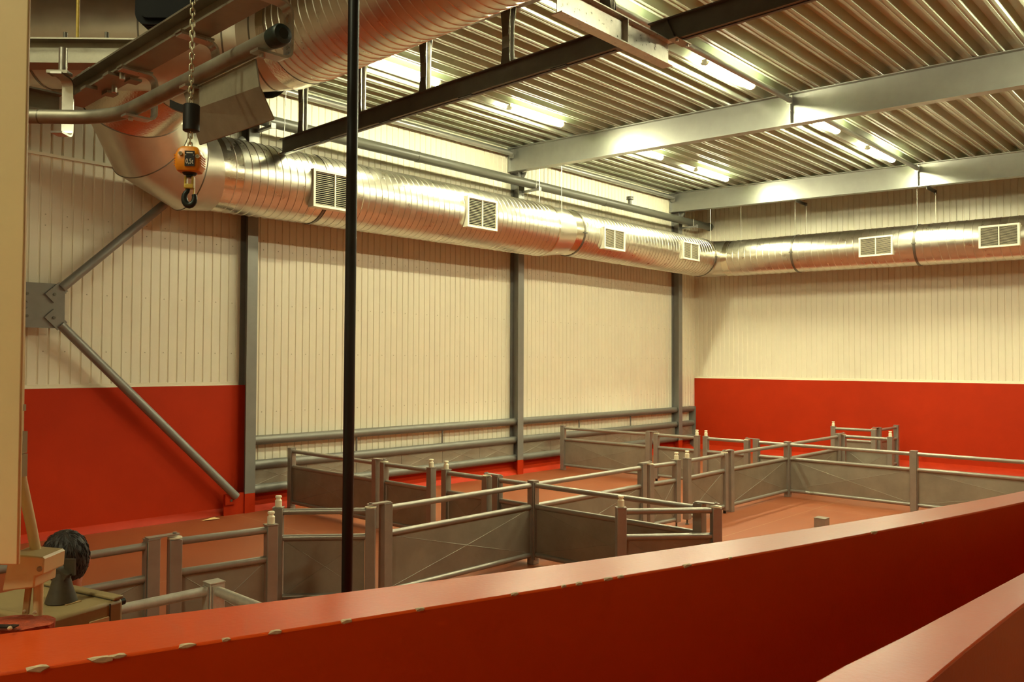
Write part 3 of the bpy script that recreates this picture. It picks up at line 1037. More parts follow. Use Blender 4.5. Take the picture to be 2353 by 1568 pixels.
collar(dM, (e0 + e1_) / 2, e1_ - e0, RM, 0.03, 'seam_ring', n=44, lip=0.008)
e2_ = Vector((-23.0, -0.80, ZM))
MB().cyl(e1_, e2_, RM, n=44, caps=False).build('duct_section', 'duct_plain', dM)
collar(dM, e1_, e2_ - e1_, RM, 0.03, 'seam_ring', n=44, lip=0.008)

# ------------------------------------------------------------------ drain pipe along the wall
t = thing('drain_pipe', 'dark grey drain pipe on brackets above the long duct', 'pipe', (-9, -0.6, 7.52))
MB().cyl((-22.0, -0.6, 7.52), (0.28 - 0.4, -0.6, 7.53), 0.115, n=22).build('pipe', 'pvc_grey', t)
MB().cyl((-0.14, -0.6, 7.53), (-0.04, -0.6, 7.53), 0.13, n=22).build('end_cap', 'pvc_grey', t)
b = MB()
b.lathe([(0.055, 0), (0.055, 0.16), (0.105, 0.165), (0.105, 0.20), (0.095, 0.205), (0.095, 0.225), (0.105, 0.23), (0.105, 0.25), (0.05, 0.262)], (-4.75, -0.6, 7.61), (0, 0, 1), 18)
b.build('vent_cap', 'pvc_grey', t)
for xx in (-13.0, -6.0):
    MB().cyl((xx - 0.05, -0.6, 7.522), (xx + 0.05, -0.6, 7.522), 0.122, n=22).build('coupling', 'pvc_grey', t)
for i, xc in enumerate(XC):
    br = MB()
    br.box((xc + 0.06, -0.57, 7.37), (0.07, 0.60, 0.05))
    o_ = br.build('pipe_bracket', 'steel_paint', t)
    MB().box((xc + 0.06, -0.87, 7.37), (0.10, 0.02, 0.10)).build('bracket_end', 'steel_paint', o_)
    MB().cyl((xc + 0.06, -0.74, 7.37), (xc + 0.06, -0.74, 7.62), 0.008, n=8).build('bracket_rod', 'galv', o_)

# ------------------------------------------------------------------ hanging crane rail, crossbeam, second rail
ZR0, ZR1 = 6.62, 6.89
t = thing('crane_rail', 'dark steel crane rail hung below the nearest roof beam', 'rail', (XB[0], -5, ZR0))
MB().ext(isec(0.13, ZR1 - ZR0, 0.016, 0.012), (XB[0], -1.70, ZR0), (XB[0], -9.135, ZR0)).build('i_section', 'dark_steel', t, sm=False)
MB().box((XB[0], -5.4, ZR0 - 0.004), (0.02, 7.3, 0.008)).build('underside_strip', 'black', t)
for yy in (-2.0, -3.1, -4.7, -6.5, -8.2):
    MB().box((XB[0] - 0.045, yy, ZR0 - 0.006), (0.03, 0.26, 0.012)).build('flange_slot', 'black', t)
HL = ['steel hanger post at the top above the crossbeam', 'steel hanger post leftmost beside the grey plate', 'steel hanger post right behind the black pole', 'steel hanger post in front of the bright lamp', 'steel hanger post nearest the crossbeam']
for yy, lab in zip((-9.22, -2.35, -4.02, -5.6, -7.28), HL):
    zb = 7.885 + SL * yy
    ZR1 = 6.914 if yy < -8.5 else 6.89
    XH = -17.5 if yy < -8.5 else XB[0]
    if yy < -8.5:
        zb = zdeck(yy) - 0.01
    h = thing('rail_hanger', lab, 'hanger', (XH, yy, ZR1), 'hangers between roof beam and crane rail')
    MB().ext([(-0.07, -0.045), (0.07, -0.045), (0.07, -0.033), (0.008, -0.033), (0.008, 0.033), (0.07, 0.033), (0.07, 0.045), (-0.07, 0.045), (-0.07, 0.033), (-0.008, 0.033), (-0.008, -0.033), (-0.07, -0.033)], (XH, yy, ZR1), (XH, yy, zb), up=(1, 0, 0)).build('web', 'galv', h, sm=False)
    for q in (-1, 1):
        g = MB()
        xq = XH + q * 0.05
        g.hexa([(xq - 0.006, yy - 0.05, zb - 0.40), (xq + 0.006, yy - 0.05, zb - 0.40), (xq + 0.006, yy + 0.05, zb - 0.40), (xq - 0.006, yy + 0.05, zb - 0.40), (xq - 0.006, yy - 0.095, zb - 0.012), (xq + 0.006, yy - 0.095, zb - 0.012), (xq + 0.006, yy + 0.095, zb - 0.012), (xq - 0.006, yy + 0.095, zb - 0.012)])
        g.build('top_gusset', 'galv_dull', h, sm=False)
        g = MB()
        g.hexa([(xq - 0.006, yy - 0.085, ZR1), (xq + 0.006, yy - 0.085, ZR1), (xq + 0.006, yy + 0.085, ZR1), (xq - 0.006, yy + 0.085, ZR1), (xq - 0.006, yy - 0.055, ZR1 + 0.2), (xq + 0.006, yy - 0.055, ZR1 + 0.2), (xq + 0.006, yy + 0.055, ZR1 + 0.2), (xq - 0.006, yy + 0.055, ZR1 + 0.2)])
        g.build('foot_gusset', 'dark_steel', h, sm=False)
    MB().box((XH, yy, zb - 0.006), (0.34, 0.2, 0.012)).build('head_plate', 'galv_dull', h)
ZR1 = 6.89
YX, ZX, XE = -9.22, 6.60, -16.24
t = thing('crossbeam', 'light galvanised crossbeam at the end of the crane rail', 'beam', (-17, YX, ZX))
MB().ext(isec(0.15, 0.31, 0.014, 0.01), (-18.40, YX, ZX), (XE, YX, ZX)).build('i_section', 'galv', t, sm=False)
MB().box((-17.2, YX - 0.04, ZX + 0.155), (0.012, 0.07, 0.28)).build('web_stiffener', 'galv', t)
XR2, ZR2 = -16.22, 6.914
t = thing('second_crane_rail', 'dark rail beam bolted on the crossbeam end at the top', 'rail', (XR2, -9.5, ZR2))
MB().ext(isec(0.13, 0.30, 0.016, 0.012), (XR2, -8.95, ZR2), (XR2, -18.0, ZR2)).build('i_section', 'dark_steel', t, sm=False)
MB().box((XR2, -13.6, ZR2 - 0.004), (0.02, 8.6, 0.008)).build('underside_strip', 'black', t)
pp = MB().box((XR2 + 0.03, YX - 0.14, ZR2 - 0.012), (0.34, 0.13, 0.014)).build('clamp_plate', 'galv_dull', t)
for sx, sy in ((-0.11, -0.03), (0.13, -0.03)):
    MB().lathe([(0.02, 0), (0.02, 0.03)], (XR2 + 0.03 + sx, YX - 0.14 + sy, ZR2 - 0.02), (0, 0, -1), 6).build('bolt', 'galv', pp)
for sx in (-1, 1):
    b = MB()
    b.add([(XR2 + sx * 0.008, YX + 0.06, ZR2 + 0.016), (XR2 + sx * 0.008, YX - 0.12, ZR2 + 0.016), (XR2 + sx * 0.008, YX, ZR2 + 0.28), (XR2 + sx * 0.05, YX + 0.06, ZR2 + 0.016), (XR2 + sx * 0.05, YX - 0.12, ZR2 + 0.016), (XR2 + sx * 0.05, YX, ZR2 + 0.28)], [(0, 1, 2), (5, 4, 3), (0, 3, 4, 1), (1, 4, 5, 2), (2, 5, 3, 0)])
    b.build('gusset', 'dark_steel', t, sm=False)

# ------------------------------------------------------------------ black pole
pb = at_d(797, 1362, 3.2)
pt_ = at_d(813, 0, 3.2)
dr = (pt_ - pb) / (pt_.z - pb.z)
p0 = pb + dr * (0.0 - pb.z)
p1 = pb + dr * (zdeck(pb.y) + 0.02 - pb.z)
t = thing('black_pole', 'tall thin black pole standing behind the foreground wall', 'pole', p0)
MB().cyl(p0, p1, 0.0215, n=20).build('shaft', 'black_pole', t)
MB().lathe([(0.06, 0), (0.06, 0.01), (0.03, 0.014), (0.03, 0.05)], p0, (0, 0, 1), 20).build('base_flange', 'black_pole', t)

# ------------------------------------------------------------------ foreground red walls
ZW = 2.25


def spl(pts, xs):
    """catmull style interpolation of y over x"""
    out = []
    for xq in xs:
        if xq <= pts[0][0]:
            (xa, ya), (xb, yb) = pts[0], pts[1]
        elif xq >= pts[-1][0]:
            (xa, ya), (xb, yb) = pts[-2], pts[-1]
        else:
            for i in range(len(pts) - 1):
                if pts[i][0] <= xq <= pts[i + 1][0]:
                    (xa, ya), (xb, yb) = pts[i], pts[i + 1]
        out.append(ya + (yb - ya) * (xq - xa) / (xb - xa))
    return out


def fitquad(pts):
    import numpy as np
    a_ = np.array(pts)
    return np.poly1d(np.polyfit(a_[:, 0], a_[:, 1], 2))


fr = [at_ax(u, v, 2, ZW) - CAM for u, v in ((0, 1540), (430, 1484), (640, 1452), (985, 1406), (1400, 1331), (1980, 1221), (2353, 1157))]
bk = [at_ax(u, v, 2, ZW) - CAM for u, v in ((300, 1418), (797, 1363), (1226, 1307), (1660, 1241), (2353, 1128))]
qf = fitquad([(p.x, p.y) for p in fr])
qb = fitquad([(p.x, p.y) for p in bk])
xs = [-1.2 + 0.25 * k for k in range(0, 45)]


def lim(q, x, lo=0.1, hi=5.2):
    """curve inside the fitted range, straight tangent beyond it"""
    if x < lo:
        return q(lo) + q.deriv()(lo) * (x - lo)
    if x > hi:
        return q(hi) + q.deriv()(hi) * (x - hi)
    return q(x)


mb = MB()
n = len(xs)
for z in (ZW, 0.0):
    for q in (qf, qb):
        for x in xs:
            mb.v.append(Vector((CAM.x + x, CAM.y + float(lim(q, x)), z)))
F0, B0, F1, B1 = 0, n, 2 * n, 3 * n
for i in range(n - 1):
    mb.f += [(F0 + i, F0 + i + 1, B0 + i + 1, B0 + i), (F0 + i + 1, F0 + i, F1 + i, F1 + i + 1), (B0 + i, B0 + i + 1, B1 + i + 1, B1 + i), (F1 + i, B1 + i, B1 + i + 1, F1 + i + 1)]
mb.f += [(F0, B0, B1, F1), (F0 + n - 1, F1 + n - 1, B1 + n - 1, B0 + n - 1)]
wall_f = mb.build('wall_foreground', 'red_gloss', bevel=0.006)
tag(wall_f, 'low red painted wall crossing the foreground with chipped top edge', 'wall', kind='structure')
random.seed(7)
for u, v, s_ in ((80, 1529, 1.5), (228, 1511, 1.5), (268, 1505, 1.0), (430, 1484, 1.1), (520, 1470, .6), (635, 1453, .9), (810, 1431, .9), (985, 1406, .7), (1193, 1368, .7), (1305, 1349, .6), (1338, 1343, .7), (1405, 1331, 1.1), (1430, 1326, .7), (1575, 1299, 1.1), (1670, 1281, .6), (1985, 1220, 1.1), (2100, 1199, .5)):
    p = at_ax(u, v, 2, ZW)
    x_ = p.x - CAM.x
    y_ = CAM.y + float(lim(qf, x_))
    tx = Vector((1, float(qf.deriv()(min(max(x_, .1), 5.2))), 0)).normalized()
    ny = Vector((-tx.y, tx.x, 0))
    c = Vector((p.x, y_, ZW))
    k = 9
    vs = []
    L = 0.0135 * s_
    for j in range(k):
        a_ = 2 * math.pi * j / k
        rr = L * random.uniform(0.6, 1.15)
        du, dv = rr * 1.35 * math.cos(a_), rr * 0.55 * math.sin(a_)
        if dv > 0:
            vs.append(c + tx * du + ny * dv + Vector((0, 0, 0.0028)))
        else:
            vs.append(c + tx * du - ny * 0.0028 + Vector((0, 0, dv * 0.9)))
    vs.append(c - ny * 0.0024 + Vector((0, 0, 0.0024)))
    vs2 = [q - Vector((0, 0, 0.004)) + ny * 0.004 for q in vs]
    ch = MB().add(vs + vs2, [(j, (j + 1) % k, k) for j in range(k)] + [(k + 1 + (j + 1) % k, k + 1 + j, 2 * k + 1) for j in range(k)] + [(j, (j + 1) % k, k + 1 + (j + 1) % k, k + 1 + j) for j in range(k)])
    ch.build('paint_chip', 'chip', wall_f, sm=False)

ZN = 2.25
nf = [at_ax(u, v, 2, ZN) for u, v in ((1860, 1568), (2100, 1450), (2353, 1315))]
nn_ = [at_ax(u, v, 2, ZN) for u, v in ((2135, 1568), (2250, 1470), (2353, 1390))]


def lin(p, q, x):
    return p.y + (q.y - p.y) * (x - p.x) / (q.x - p.x)


xsn = [CAM.x + v for v in (-1.5, 0.5, 1.5, 1.8, 2.1, 2.4, 2.8, 3.4, 5.5, 9.5)]
mb = MB()
n = len(xsn)
for z in (ZN, 0.0):
    for pts in (nf, nn_):
        for x in xsn:
            y_ = lin(pts[0], pts[1], x) if x < pts[1].x else lin(pts[1], pts[2], x)
            if x < pts[0].x:
                y_ = pts[0].y + (x - pts[0].x) * (-0.02)
            mb.v.append(Vector((x, y_, z)))
F0, B0, F1, B1 = 0, n, 2 * n, 3 * n
for i in range(n - 1):
    mb.f += [(F0 + i, F0 + i + 1, B0 + i + 1, B0 + i), (F0 + i + 1, F0 + i, F1 + i, F1 + i + 1), (B0 + i, B0 + i + 1, B1 + i + 1, B1 + i), (F1 + i, B1 + i, B1 + i + 1, F1 + i + 1)]
mb.f += [(F0, B0, B1, F1), (F0 + n - 1, F1 + n - 1, B1 + n - 1, B0 + n - 1)]
tag(mb.build('wall_parapet', 'red_gloss', bevel=0.005), 'second red wall in the bottom right corner of the picture', 'wall', kind='structure')
# raised walkway on which the photographer stands
gs = MB().box((CAM.x + 1.0, CAM.y - 1.5, 0.62), (7.0, 3.9, 1.24)).build('floor_walkway', 'concrete')
tag(gs, 'raised concrete walkway under the camera outside the picture', 'floor', kind='structure')

# ------------------------------------------------------------------ overhead tube rail at upper left
XT, ZTB = -23.62, 3.95
t = thing('tube_track', 'galvanised bent overhead tube rail with black end cap', 'rail', (XT, -11.5, ZTB))
bend = [(XT, -12.44, ZTB), (XT, -11.30, ZTB)]
for k in range(1, 7):
    a_ = math.radians(45) * k / 6
    R_ = 0.42
    bend.append((XT - R_ + R_ * math.cos(a_), -11.30 + R_ * math.sin(a_), ZTB))
lx, ly = bend[-1][0], bend[-1][1]
bend.append((lx - 0.45, ly + 0.45, ZTB))
bend.append((lx - 1.6, ly + 1.6, ZTB))
MB().tube(bend, 0.030, n=20).build('tube', 'galv_dull', t)
MB().lathe([(0.033, -0.03), (0.035, 0.0), (0.035, 0.024), (0.031, 0.032), (0.018, 0.036), (0.017, 0.034)], (XT, -12.44, ZTB), (0, -1, 0), 24).build('end_cap', 'dark_green', t)
MB().cyl((lx - 0.10, ly + 0.10, ZTB), (lx - 0.104, ly + 0.104, ZTB), 0.0312, n=20).build('weld_ring', 'duct_seam', t)
# flat bar hooks
ZI0, ZI1 = 4.11, 4.195


def jpath(c, sd, z_top, reach=0.082, zc=ZTB):
    """J-shaped strap path in the plane across the tube; sd = side direction"""
    c, sd = Vector(c), Vector(sd)
    P = []
    P.append(c - sd * 0.06 + Vector((0, 0, z_top)))
    P.append(c + sd * (reach - 0.035) + Vector((0, 0, z_top)))
    for k in range(1, 5):
        a_ = math.pi / 2 * k / 4
        P.append(c + sd * (reach - 0.035 + 0.035 * math.sin(a_)) + Vector((0, 0, z_top - 0.035 + 0.035 * math.cos(a_))))
    zb = zc - 0.040
    P.append(c + sd * reach + Vector((0, 0, zb + 0.03)))
    for k in range(1, 5):
        a_ = math.pi / 2 * k / 4
        P.append(c + sd * (reach - 0.03 + 0.03 * math.cos(a_)) + Vector((0, 0, zb + 0.03 - 0.03 * math.sin(a_))))
    P.append(c - sd * 0.045 + Vector((0, 0, zb)))
    return P


for yy in (-11.33, -11.86, -12.37):
    c = (XT, yy, 0)
    o_ = MB().ribbon(jpath(c, (1, 0, 0), ZI0 - 0.012), (0, 1, 0), 0.05, 0.009).build('hook_strap', 'galv', t, ang=50)
    MB().lathe([(0.010, 0), (0.010, 0.012)], (XT - 0.015, yy, ZTB - 0.045), (0, 0, -1), 8).build('hook_bolt', 'galv', o_)
    MB().box((XT, yy, ZI0 - 0.004), (0.13, 0.05, 0.008)).build('clamp_plate', 'galv_dull', o_)
cl = at_ax(142, 289, 2, ZTB)
cl.z = 0
sdv = Vector((0.7071, 0.7071, 0))
o_ = MB().ribbon(jpath(cl, sdv, 4.17, 0.05), (-0.7071, 0.7071, 0), 0.05, 0.009).build('hook_strap', 'galv', t, ang=50)
MB().cyl(cl + Vector((0, 0, 4.17)), cl + Vector((0, 0, 4.30)), 0.018, n=14).build('spacer', 'galv', o_)
MB().box((cl.x - 0.02, cl.y - 0.02, 4.177), (0.09, 0.05, 0.014), math.radians(-45)).build('clamp_plate', 'galv_dull', o_)

# track beams above the tube
tb = thing('track_beam', 'small steel track beam running straight above the tube rail', 'beam', (XT, -12, ZI0), 'track beams at upper left')
MB().ext(isec(0.10, ZI1 - ZI0, 0.008, 0.008), (XT, -10.62, ZI0), (XT, -15.6, ZI0)).build('i_section', 'galv_dull', tb, sm=False)
for yy in (-10.95, -11.2):
    for sx in (-1, 1):
        MB().box((XT + sx * 0.045, yy, ZI0 - 0.006), (0.05, 0.06, 0.012)).build('clamp', 'galv_dull', tb)
for yy, sx in ((-11.05, 0.025), (-11.25, -0.02)):
    MB().lathe([(0.012, 0), (0.012, 0.028)], (XT + sx, yy, ZI0), (0, 0, -1), 8).build('bolt', 'galv', tb)
MB().box((XT - 0.02, -10.9, ZI1 + 0.004), (0.05, 0.10, 0.008)).build('top_clip', 'galv', tb)

p2a, p2b = at_ax(-160, 150, 2, 4.30), at_ax(330, 154, 2, 4.30)
d2 = (p2b - p2a).normalized()
p2b = p2a + d2 * ((p2b - p2a).length)
tb2 = thing('track_beam', 'galvanised beam running level across the upper left corner', 'beam', (p2a + p2b) / 2, 'track beams at upper left')
MB().ext(isec(0.10, 0.12, 0.008, 0.008), p2a, p2b).build('i_section', 'galv_dull', tb2, sm=False)
for u in (118, 222):
    q = at_ax(u, 101, 2, 4.42)
    MB().box((q.x, q.y, 4.424), (0.10, 0.05, 0.010), math.atan2(d2.y, d2.x)).build('top_clip', 'galv', tb2)
for u in (150, 245):
    q = at_ax(u, 96, 2, 4.43)
    MB().cyl((q.x, q.y, 4.42), (q.x, q.y, 4.475), 0.010, n=10).build('stud', 'dark_steel', tb2)
q = at_ax(178, 100, 2, 4.42)
MB().cyl((q.x, q.y, 4.40), (q.x, q.y, 8.2), 0.008, n=10).build('hanger_rod', 'brass_yellow', tb2)

p3 = Vector((-23.62, -10.56, 4.06))
tb3 = thing('track_beam', 'lower dark beam branching off left behind the hook strap', 'beam', p3, 'track beams at upper left')
MB().ext(isec(0.10, 0.10, 0.008, 0.008), (-23.66, -10.56, 4.06), (-26.0, -10.56, 4.06)).build('i_section', 'galv_dull', tb3, sm=False)
MB().box((-23.85, -10.58, 4.052), (0.12, 0.12, 0.012)).build('clamp', 'galv_dull', tb3)
MB().lathe([(0.014, 0), (0.014, 0.03)], (-23.83, -10.6, 4.046), (0, 0, -1), 8).build('bolt', 'galv', tb3)

# bent guard plate hanging under the tube
XP = XT + 0.012
A1, A2 = at_ax(424, 205, 0, XP), at_ax(588, 122, 0, XP)
B1_, B2_ = at_ax(437, 256, 0, XP), at_ax(597, 199, 0, XP)
C1_, C2_ = at_ax(460, 333, 0, XP + 0.06), at_ax(630, 274, 0, XP + 0.06)
A1.z, A2.z = min(A1.z, ZTB - 0.031), min(A2.z, ZTB - 0.031)
rows = [A1, A2, B1_, B2_, C1_, C2_]
th = Vector((0.006, 0, 0))
g = MB()
g.add([p - th / 2 for p in rows] + [p + th / 2 for p in rows], [(0, 1, 3, 2), (2, 3, 5, 4), (6, 8, 9, 7), (8, 10, 11, 9), (0, 6, 7, 1), (1, 7, 9, 3), (3, 9, 11, 5), (4, 5, 11, 10), (2, 4, 10, 8), (0, 2, 8, 6)])
tg = g.build('guard_plate', 'galv_matte', loc=(A1 + A2) / 2, sm=False)
tag(tg, 'grey bent sheet metal plate hanging under the tube rail', 'plate')

# ------------------------------------------------------------------ chain hoist
DH = 2.72
hb = at_d(437, 345, DH)
th_ = thing('chain_hoist', 'electric chain hoist with black ribbed motor and yellow 0,5t hook block', 'hoist', hb)
# motor housing behind the track beam, ribbed
mc0 = at_d(306, 52, 3.42)
ex = RT0.copy()
ey = Vector((FW.x, FW.y, 0)).normalized()
b = MB()
W_, H_, D_ = 0.27, 0.34, 0.20
o0 = mc0 + ex * (W_ / 2) + Vector((0, 0, H_ / 2)) + ey * (D_ / 2)


def rbox(mb, c, hw, hd, hh, r_, ex, ey):
    """box rounded in the ex/z plane, axis ey"""
    pts = []
    for cx_, cz_, a0 in ((hw - r_, hh - r_, 0), (-hw + r_, hh - r_, 90), (-hw + r_, -hh + r_, 180), (hw - r_, -hh + r_, 270)):
        for k in range(5):
            a_ = math.radians(a0 + 90 * k / 4)
            pts.append((cx_ + r_ * math.cos(a_), cz_ + r_ * math.sin(a_)))
    n = len(pts)
    vs = [c + ex * p + Vector((0, 0, q)) - ey * hd for p, q in pts] + [c + ex * p + Vector((0, 0, q)) + ey * hd for p, q in pts]
    mb.add(vs, [tuple(range(n)), tuple(reversed(range(n, 2 * n)))] + [(k, (k + 1) % n, n + (k + 1) % n, n + k) for k in range(n)])


rbox(b, o0, W_ / 2 - 0.022, D_ / 2, H_ / 2 - 0.022, 0.035, ex, ey)
hou = b.build('motor_housing', 'motor_black', th_)
for k in range(9):
    f = MB()
    rbox(f, o0 - ey * (D_ / 2 - 0.02 - k * 0.020), W_ / 2, 0.005, H_ / 2, 0.045, ex, ey)
    f.build('cooling_fin', 'motor_black', hou)
# arm from housing to the chain, above the picture
ctop = at_d(446, -110, DH)
arm = MB()
arm.ribbon([o0 + Vector((0, 0, 0.16)), o0 + Vector((0, 0, 0.20)) - ey * 0.25, Vector((ctop.x, ctop.y, o0.z + 0.20))], ex, 0.10, 0.06)
arm.build('chain_guide_arm', 'black', th_)
# chain links
cb = at_d(437, 342, DH)
cm = at_d(438, 300, DH)
ct = Vector((ctop.x, ctop.y, o0.z + 0.18))
pitch = 0.0185
rl, wr_ = 0.0062, 0.0026


def link_mesh(rot):
    mb_ = MB()
    pts = []
    for k in range(8):
        a_ = math.pi * k / 7
        pts.append((rl * math.cos(a_), 0.0065 + rl * math.sin(a_)))
    for k in range(8):
        a_ = math.pi + math.pi * k / 7
        pts.append((rl * math.cos(a_), -0.0065 + rl * math.sin(a_)))
    n_ = len(pts)
    m_ = 6
    vs = []
    for i in range(n_):
        p = Vector((pts[i][0], 0, pts[i][1]))
        nx = Vector((pts[(i + 1) % n_][0], 0, pts[(i + 1) % n_][1]))
        pv = Vector((pts[i - 1][0], 0, pts[i - 1][1]))
        tt = (nx - pv).normalized()
        e2 = Vector((0, 1, 0))
        e1 = tt.cross(e2)
        for k in range(m_):
            a_ = 2 * math.pi * k / m_
            q_ = p + e1 * (wr_ * math.cos(a_)) + e2 * (wr_ * math.sin(a_))
            vs.append(Matrix.Rotation(rot, 3, 'Z') @ q_)
    fs = []
    for i in range(n_):
        for k in range(m_):
            fs.append((i * m_ + k, i * m_ + (k + 1) % m_, ((i + 1) % n_) * m_ + (k + 1) % m_, ((i + 1) % n_) * m_ + k))
    mb_.add(vs, fs)
    me = mb_.mesh('chain_link', sm=True, ang=80)
    me.materials.append(MATS['chain_metal'])
    return me


base_rot = math.atan2(RT0.y, RT0.x)
LM = [link_mesh(base_rot + 0.35), link_mesh(base_rot + 0.35 + math.pi / 2)]
dirc = (ct - cb)
nl = int(dirc.length / pitch)
for k in range(nl):
    ob = bpy.data.objects.new('chain_link', LM[k % 2])
    COL.objects.link(ob)
    ob.parent = th_
    ob.location = cb + dirc.normalized() * (pitch * (k + 0.5)) - th_.location
# limit sleeve with its arm
s0, s1 = at_d(440, 303, DH), at_d(440, 241, DH)
s0.x, s0.y = s1.x, s1.y
sl_ = MB().lathe([(0.022, 0), (0.0265, 0.003), (0.0265, (s1 - s0).length - 0.003), (0.023, (s1 - s0).length)], s0, s1 - s0, 24).build('limit_sleeve', 'black', th_)
a0 = at_d(428, 252, DH)
a1 = at_d(392, 238, DH + 0.03)
MB().ribbon([a0, (a0 + a1) / 2 + Vector((0, 0, -0.002)), a1], (0, 0, 1), 0.026, 0.008).build('sleeve_arm', 'black', sl_)
# hook block
rzb = base_rot + 0.10
ebx = Vector((math.cos(rzb), math.sin(rzb), 0))
eby = Vector((-math.sin(rzb), math.cos(rzb), 0))
bc = at_d(436.5, 368, DH)
b = MB()
ring_w = [(-0.043, 0.026, 0.024), (-0.040, 0.036, 0.033), (-0.028, 0.042, 0.038), (0.014, 0.041, 0.037), (0.022, 0.037, 0.033), (0.031, 0.034, 0.030), (0.040, 0.026, 0.022)]
nseg = 24
vs = []
for z, wx, wy in ring_w:
    for k in range(nseg):
        a_ = 2 * math.pi * k / nseg
        ca, sa = math.cos(a_), math.sin(a_)
        sx = math.copysign(abs(ca) ** 0.45, ca) * wx
        sy = math.copysign(abs(sa) ** 0.45, sa) * wy
        vs.append(bc + ebx * sx + eby * sy + Vector((0, 0, z)))
fs = [(i * nseg + k, i * nseg + (k + 1) % nseg, (i + 1) * nseg + (k + 1) % nseg, (i + 1) * nseg + k) for i in range(len(ring_w) - 1) for k in range(nseg)]
fs += [tuple(reversed(range(nseg))), tuple(range((len(ring_w) - 1) * nseg, len(ring_w) * nseg))]
b.add(vs, fs)
blk = b.build('hook_block', 'yellow', th_, ang=45)
for j, z in enumerate((-0.022, -0.014, -0.006, 0.002, 0.010)):
    for s_ in (-1, 1):
        MB().box(bc + ebx * (s_ * 0.0405) + Vector((0, 0, z)), (0.006, 0.055, 0.0035), rzb).build('grip_rib', 'yellow', blk)
lp = bc + ebx * 0.010 - eby * 0.0395
MB().box(lp + Vector((0, 0, -0.004)), (0.031, 0.003, 0.050), rzb).build('label_plate', 'label_black', blk)
for sx, z in ((-0.019, 0.012), (0.034, 0.004)):
    MB().lathe([(0.0065, 0), (0.0065, 0.004), (0.003, 0.004), (0.003, 0.001)], bc + ebx * sx - eby * (0.0375 if sx < 0 else 0.036) + Vector((0, 0, z)), -eby, 12).build('cap_screw', 'chain_metal', blk)


def text(body, size, pos, name):
    cu = bpy.data.curves.new(name, 'FONT')
    cu.body = body
    cu.size = size
    cu.extrude = 0.0004
    cu.align_x = 'CENTER'
    cu.align_y = 'CENTER'
    ob = bpy.data.objects.new(name, cu)
    COL.objects.link(ob)
    dg = bpy.context.evaluated_depsgraph_get()
    me = bpy.data.meshes.new_from_object(ob.evaluated_get(dg))
    bpy.data.objects.remove(ob, do_unlink=True)
    me.materials.clear()
    me.materials.append(MATS['label_white'])
    o2 = bpy.data.objects.new(name, me)
    COL.objects.link(o2)
    o2.parent = blk
    R3 = Matrix((ebx, Vector((0, 0, 1)), -eby)).transposed()
    o2.matrix_local = Matrix.Translation(pos - th_.location) @ R3.to_4x4()
    return o2


o2 = text('0,5t', 0.0185, lp - eby * 0.0018 + Vector((0, 0, -0.014)), 'load_lettering')
o2.scale = (0.85, 1.25, 1)
MB().box(lp - eby * 0.0014 + Vector((0.0, 0, 0.0145)), (0.020, 0.001, 0.003), rzb).build('small_print_line', 'label_white', blk)
for sx in (-0.0125, 0.0125):
    MB().box(lp - eby * 0.0014 + ebx * sx + Vector((0.0, 0, 0.007)), (0.003, 0.001, 0.0015), rzb).build('small_print_line', 'label_white', blk)
# swivel, yoke and hook
kb = bc + Vector((0, 0, -0.043))
MB().lathe([(0.024, 0), (0.020, -0.006), (0.012, -0.008), (0.012, -0.016)], kb, (0, 0, 1), 18).build('swivel', 'hook_steel', th_)
yk = MB()
for s_ in (-1, 1):
    yk.box(kb + ebx * (s_ * 0.0115) + Vector((0, 0, -0.030)), (0.008, 0.022, 0.036), rzb)
yk.box(kb + Vector((0, 0, -0.045)), (0.031, 0.024, 0.016), rzb)
yk.build('hook_yoke', 'brass_yellow', th_, bevel=0.003)
hp = []
hc = kb + Vector((0, 0, -0.083))
hp.append(kb + Vector((0, 0, -0.050)) - ebx * 0.004)
for k in range(15):
    a_ = math.radians(115 + 275 * k / 14)
    hp.append(hc + ebx * (0.0165 * math.cos(a_)) + Vector((0, 0, 0.024 * math.sin(a_))))
rs = [0.007] + [0.0075 + 0.0035 * math.sin(math.pi * k / 14) for k in range(15)]
MB().tube(hp, 0.01, n=12, rs=rs, ref=tuple(eby)).build('hook', 'hook_steel', th_)
MB().box(kb + ebx * 0.015 + Vector((0, 0, -0.068)), (0.003, 0.012, 0.030), rzb).build('safety_latch', 'brass_yellow', th_)

# ------------------------------------------------------------------ cream panel on a stand at far left, mounted on the wall
DP_ = 2.0
st = thing('panel_stand', 'cream metal panel on a white tube stand at the left edge', 'panel', at_d(60, 1425, 2.08))
pr_t, pr_b = at_d(67, -60, DP_), at_d(41, 1300, DP_)
lf = -RT0 * 0.55
tz = Vector((FW.x, FW.y, 0)) * 0.012
MB().hexa([pr_b + lf, pr_b, pr_b + tz, pr_b + lf + tz, pr_t + lf, pr_t, pr_t + tz, pr_t + lf + tz]).build('panel', 'cream_metal', st, bevel=0.004)
e0, e1_ = at_d(62, -60, DP_ + 0.06), at_d(46, 1092, DP_ + 0.06)
eR = RT0 * 0.004
MB().hexa([e1_ + lf, e1_ + eR, e1_ + eR + tz * 0.6, e1_ + lf + tz * 0.6, e0 + lf, e0 + eR, e0 + eR + tz * 0.6, e0 + lf + tz * 0.6]).build('rear_frame', 'cream_metal', st)
for y0_, y1_, ww in ((930, 945, 50), (992, 1042, 53), (1044, 1096, 53)):
    q0, q1 = at_d(ww - 10, y1_, DP_ + 0.055), at_d(ww - 10, y0_, DP_ + 0.055)
    MB().box(((q0.x + q1.x) / 2, (q0.y + q1.y) / 2, (q0.z + q1.z) / 2), (0.026, 0.03, (q1 - q0).length), base_rot).build('hinge_block', 'grey_clip', st)
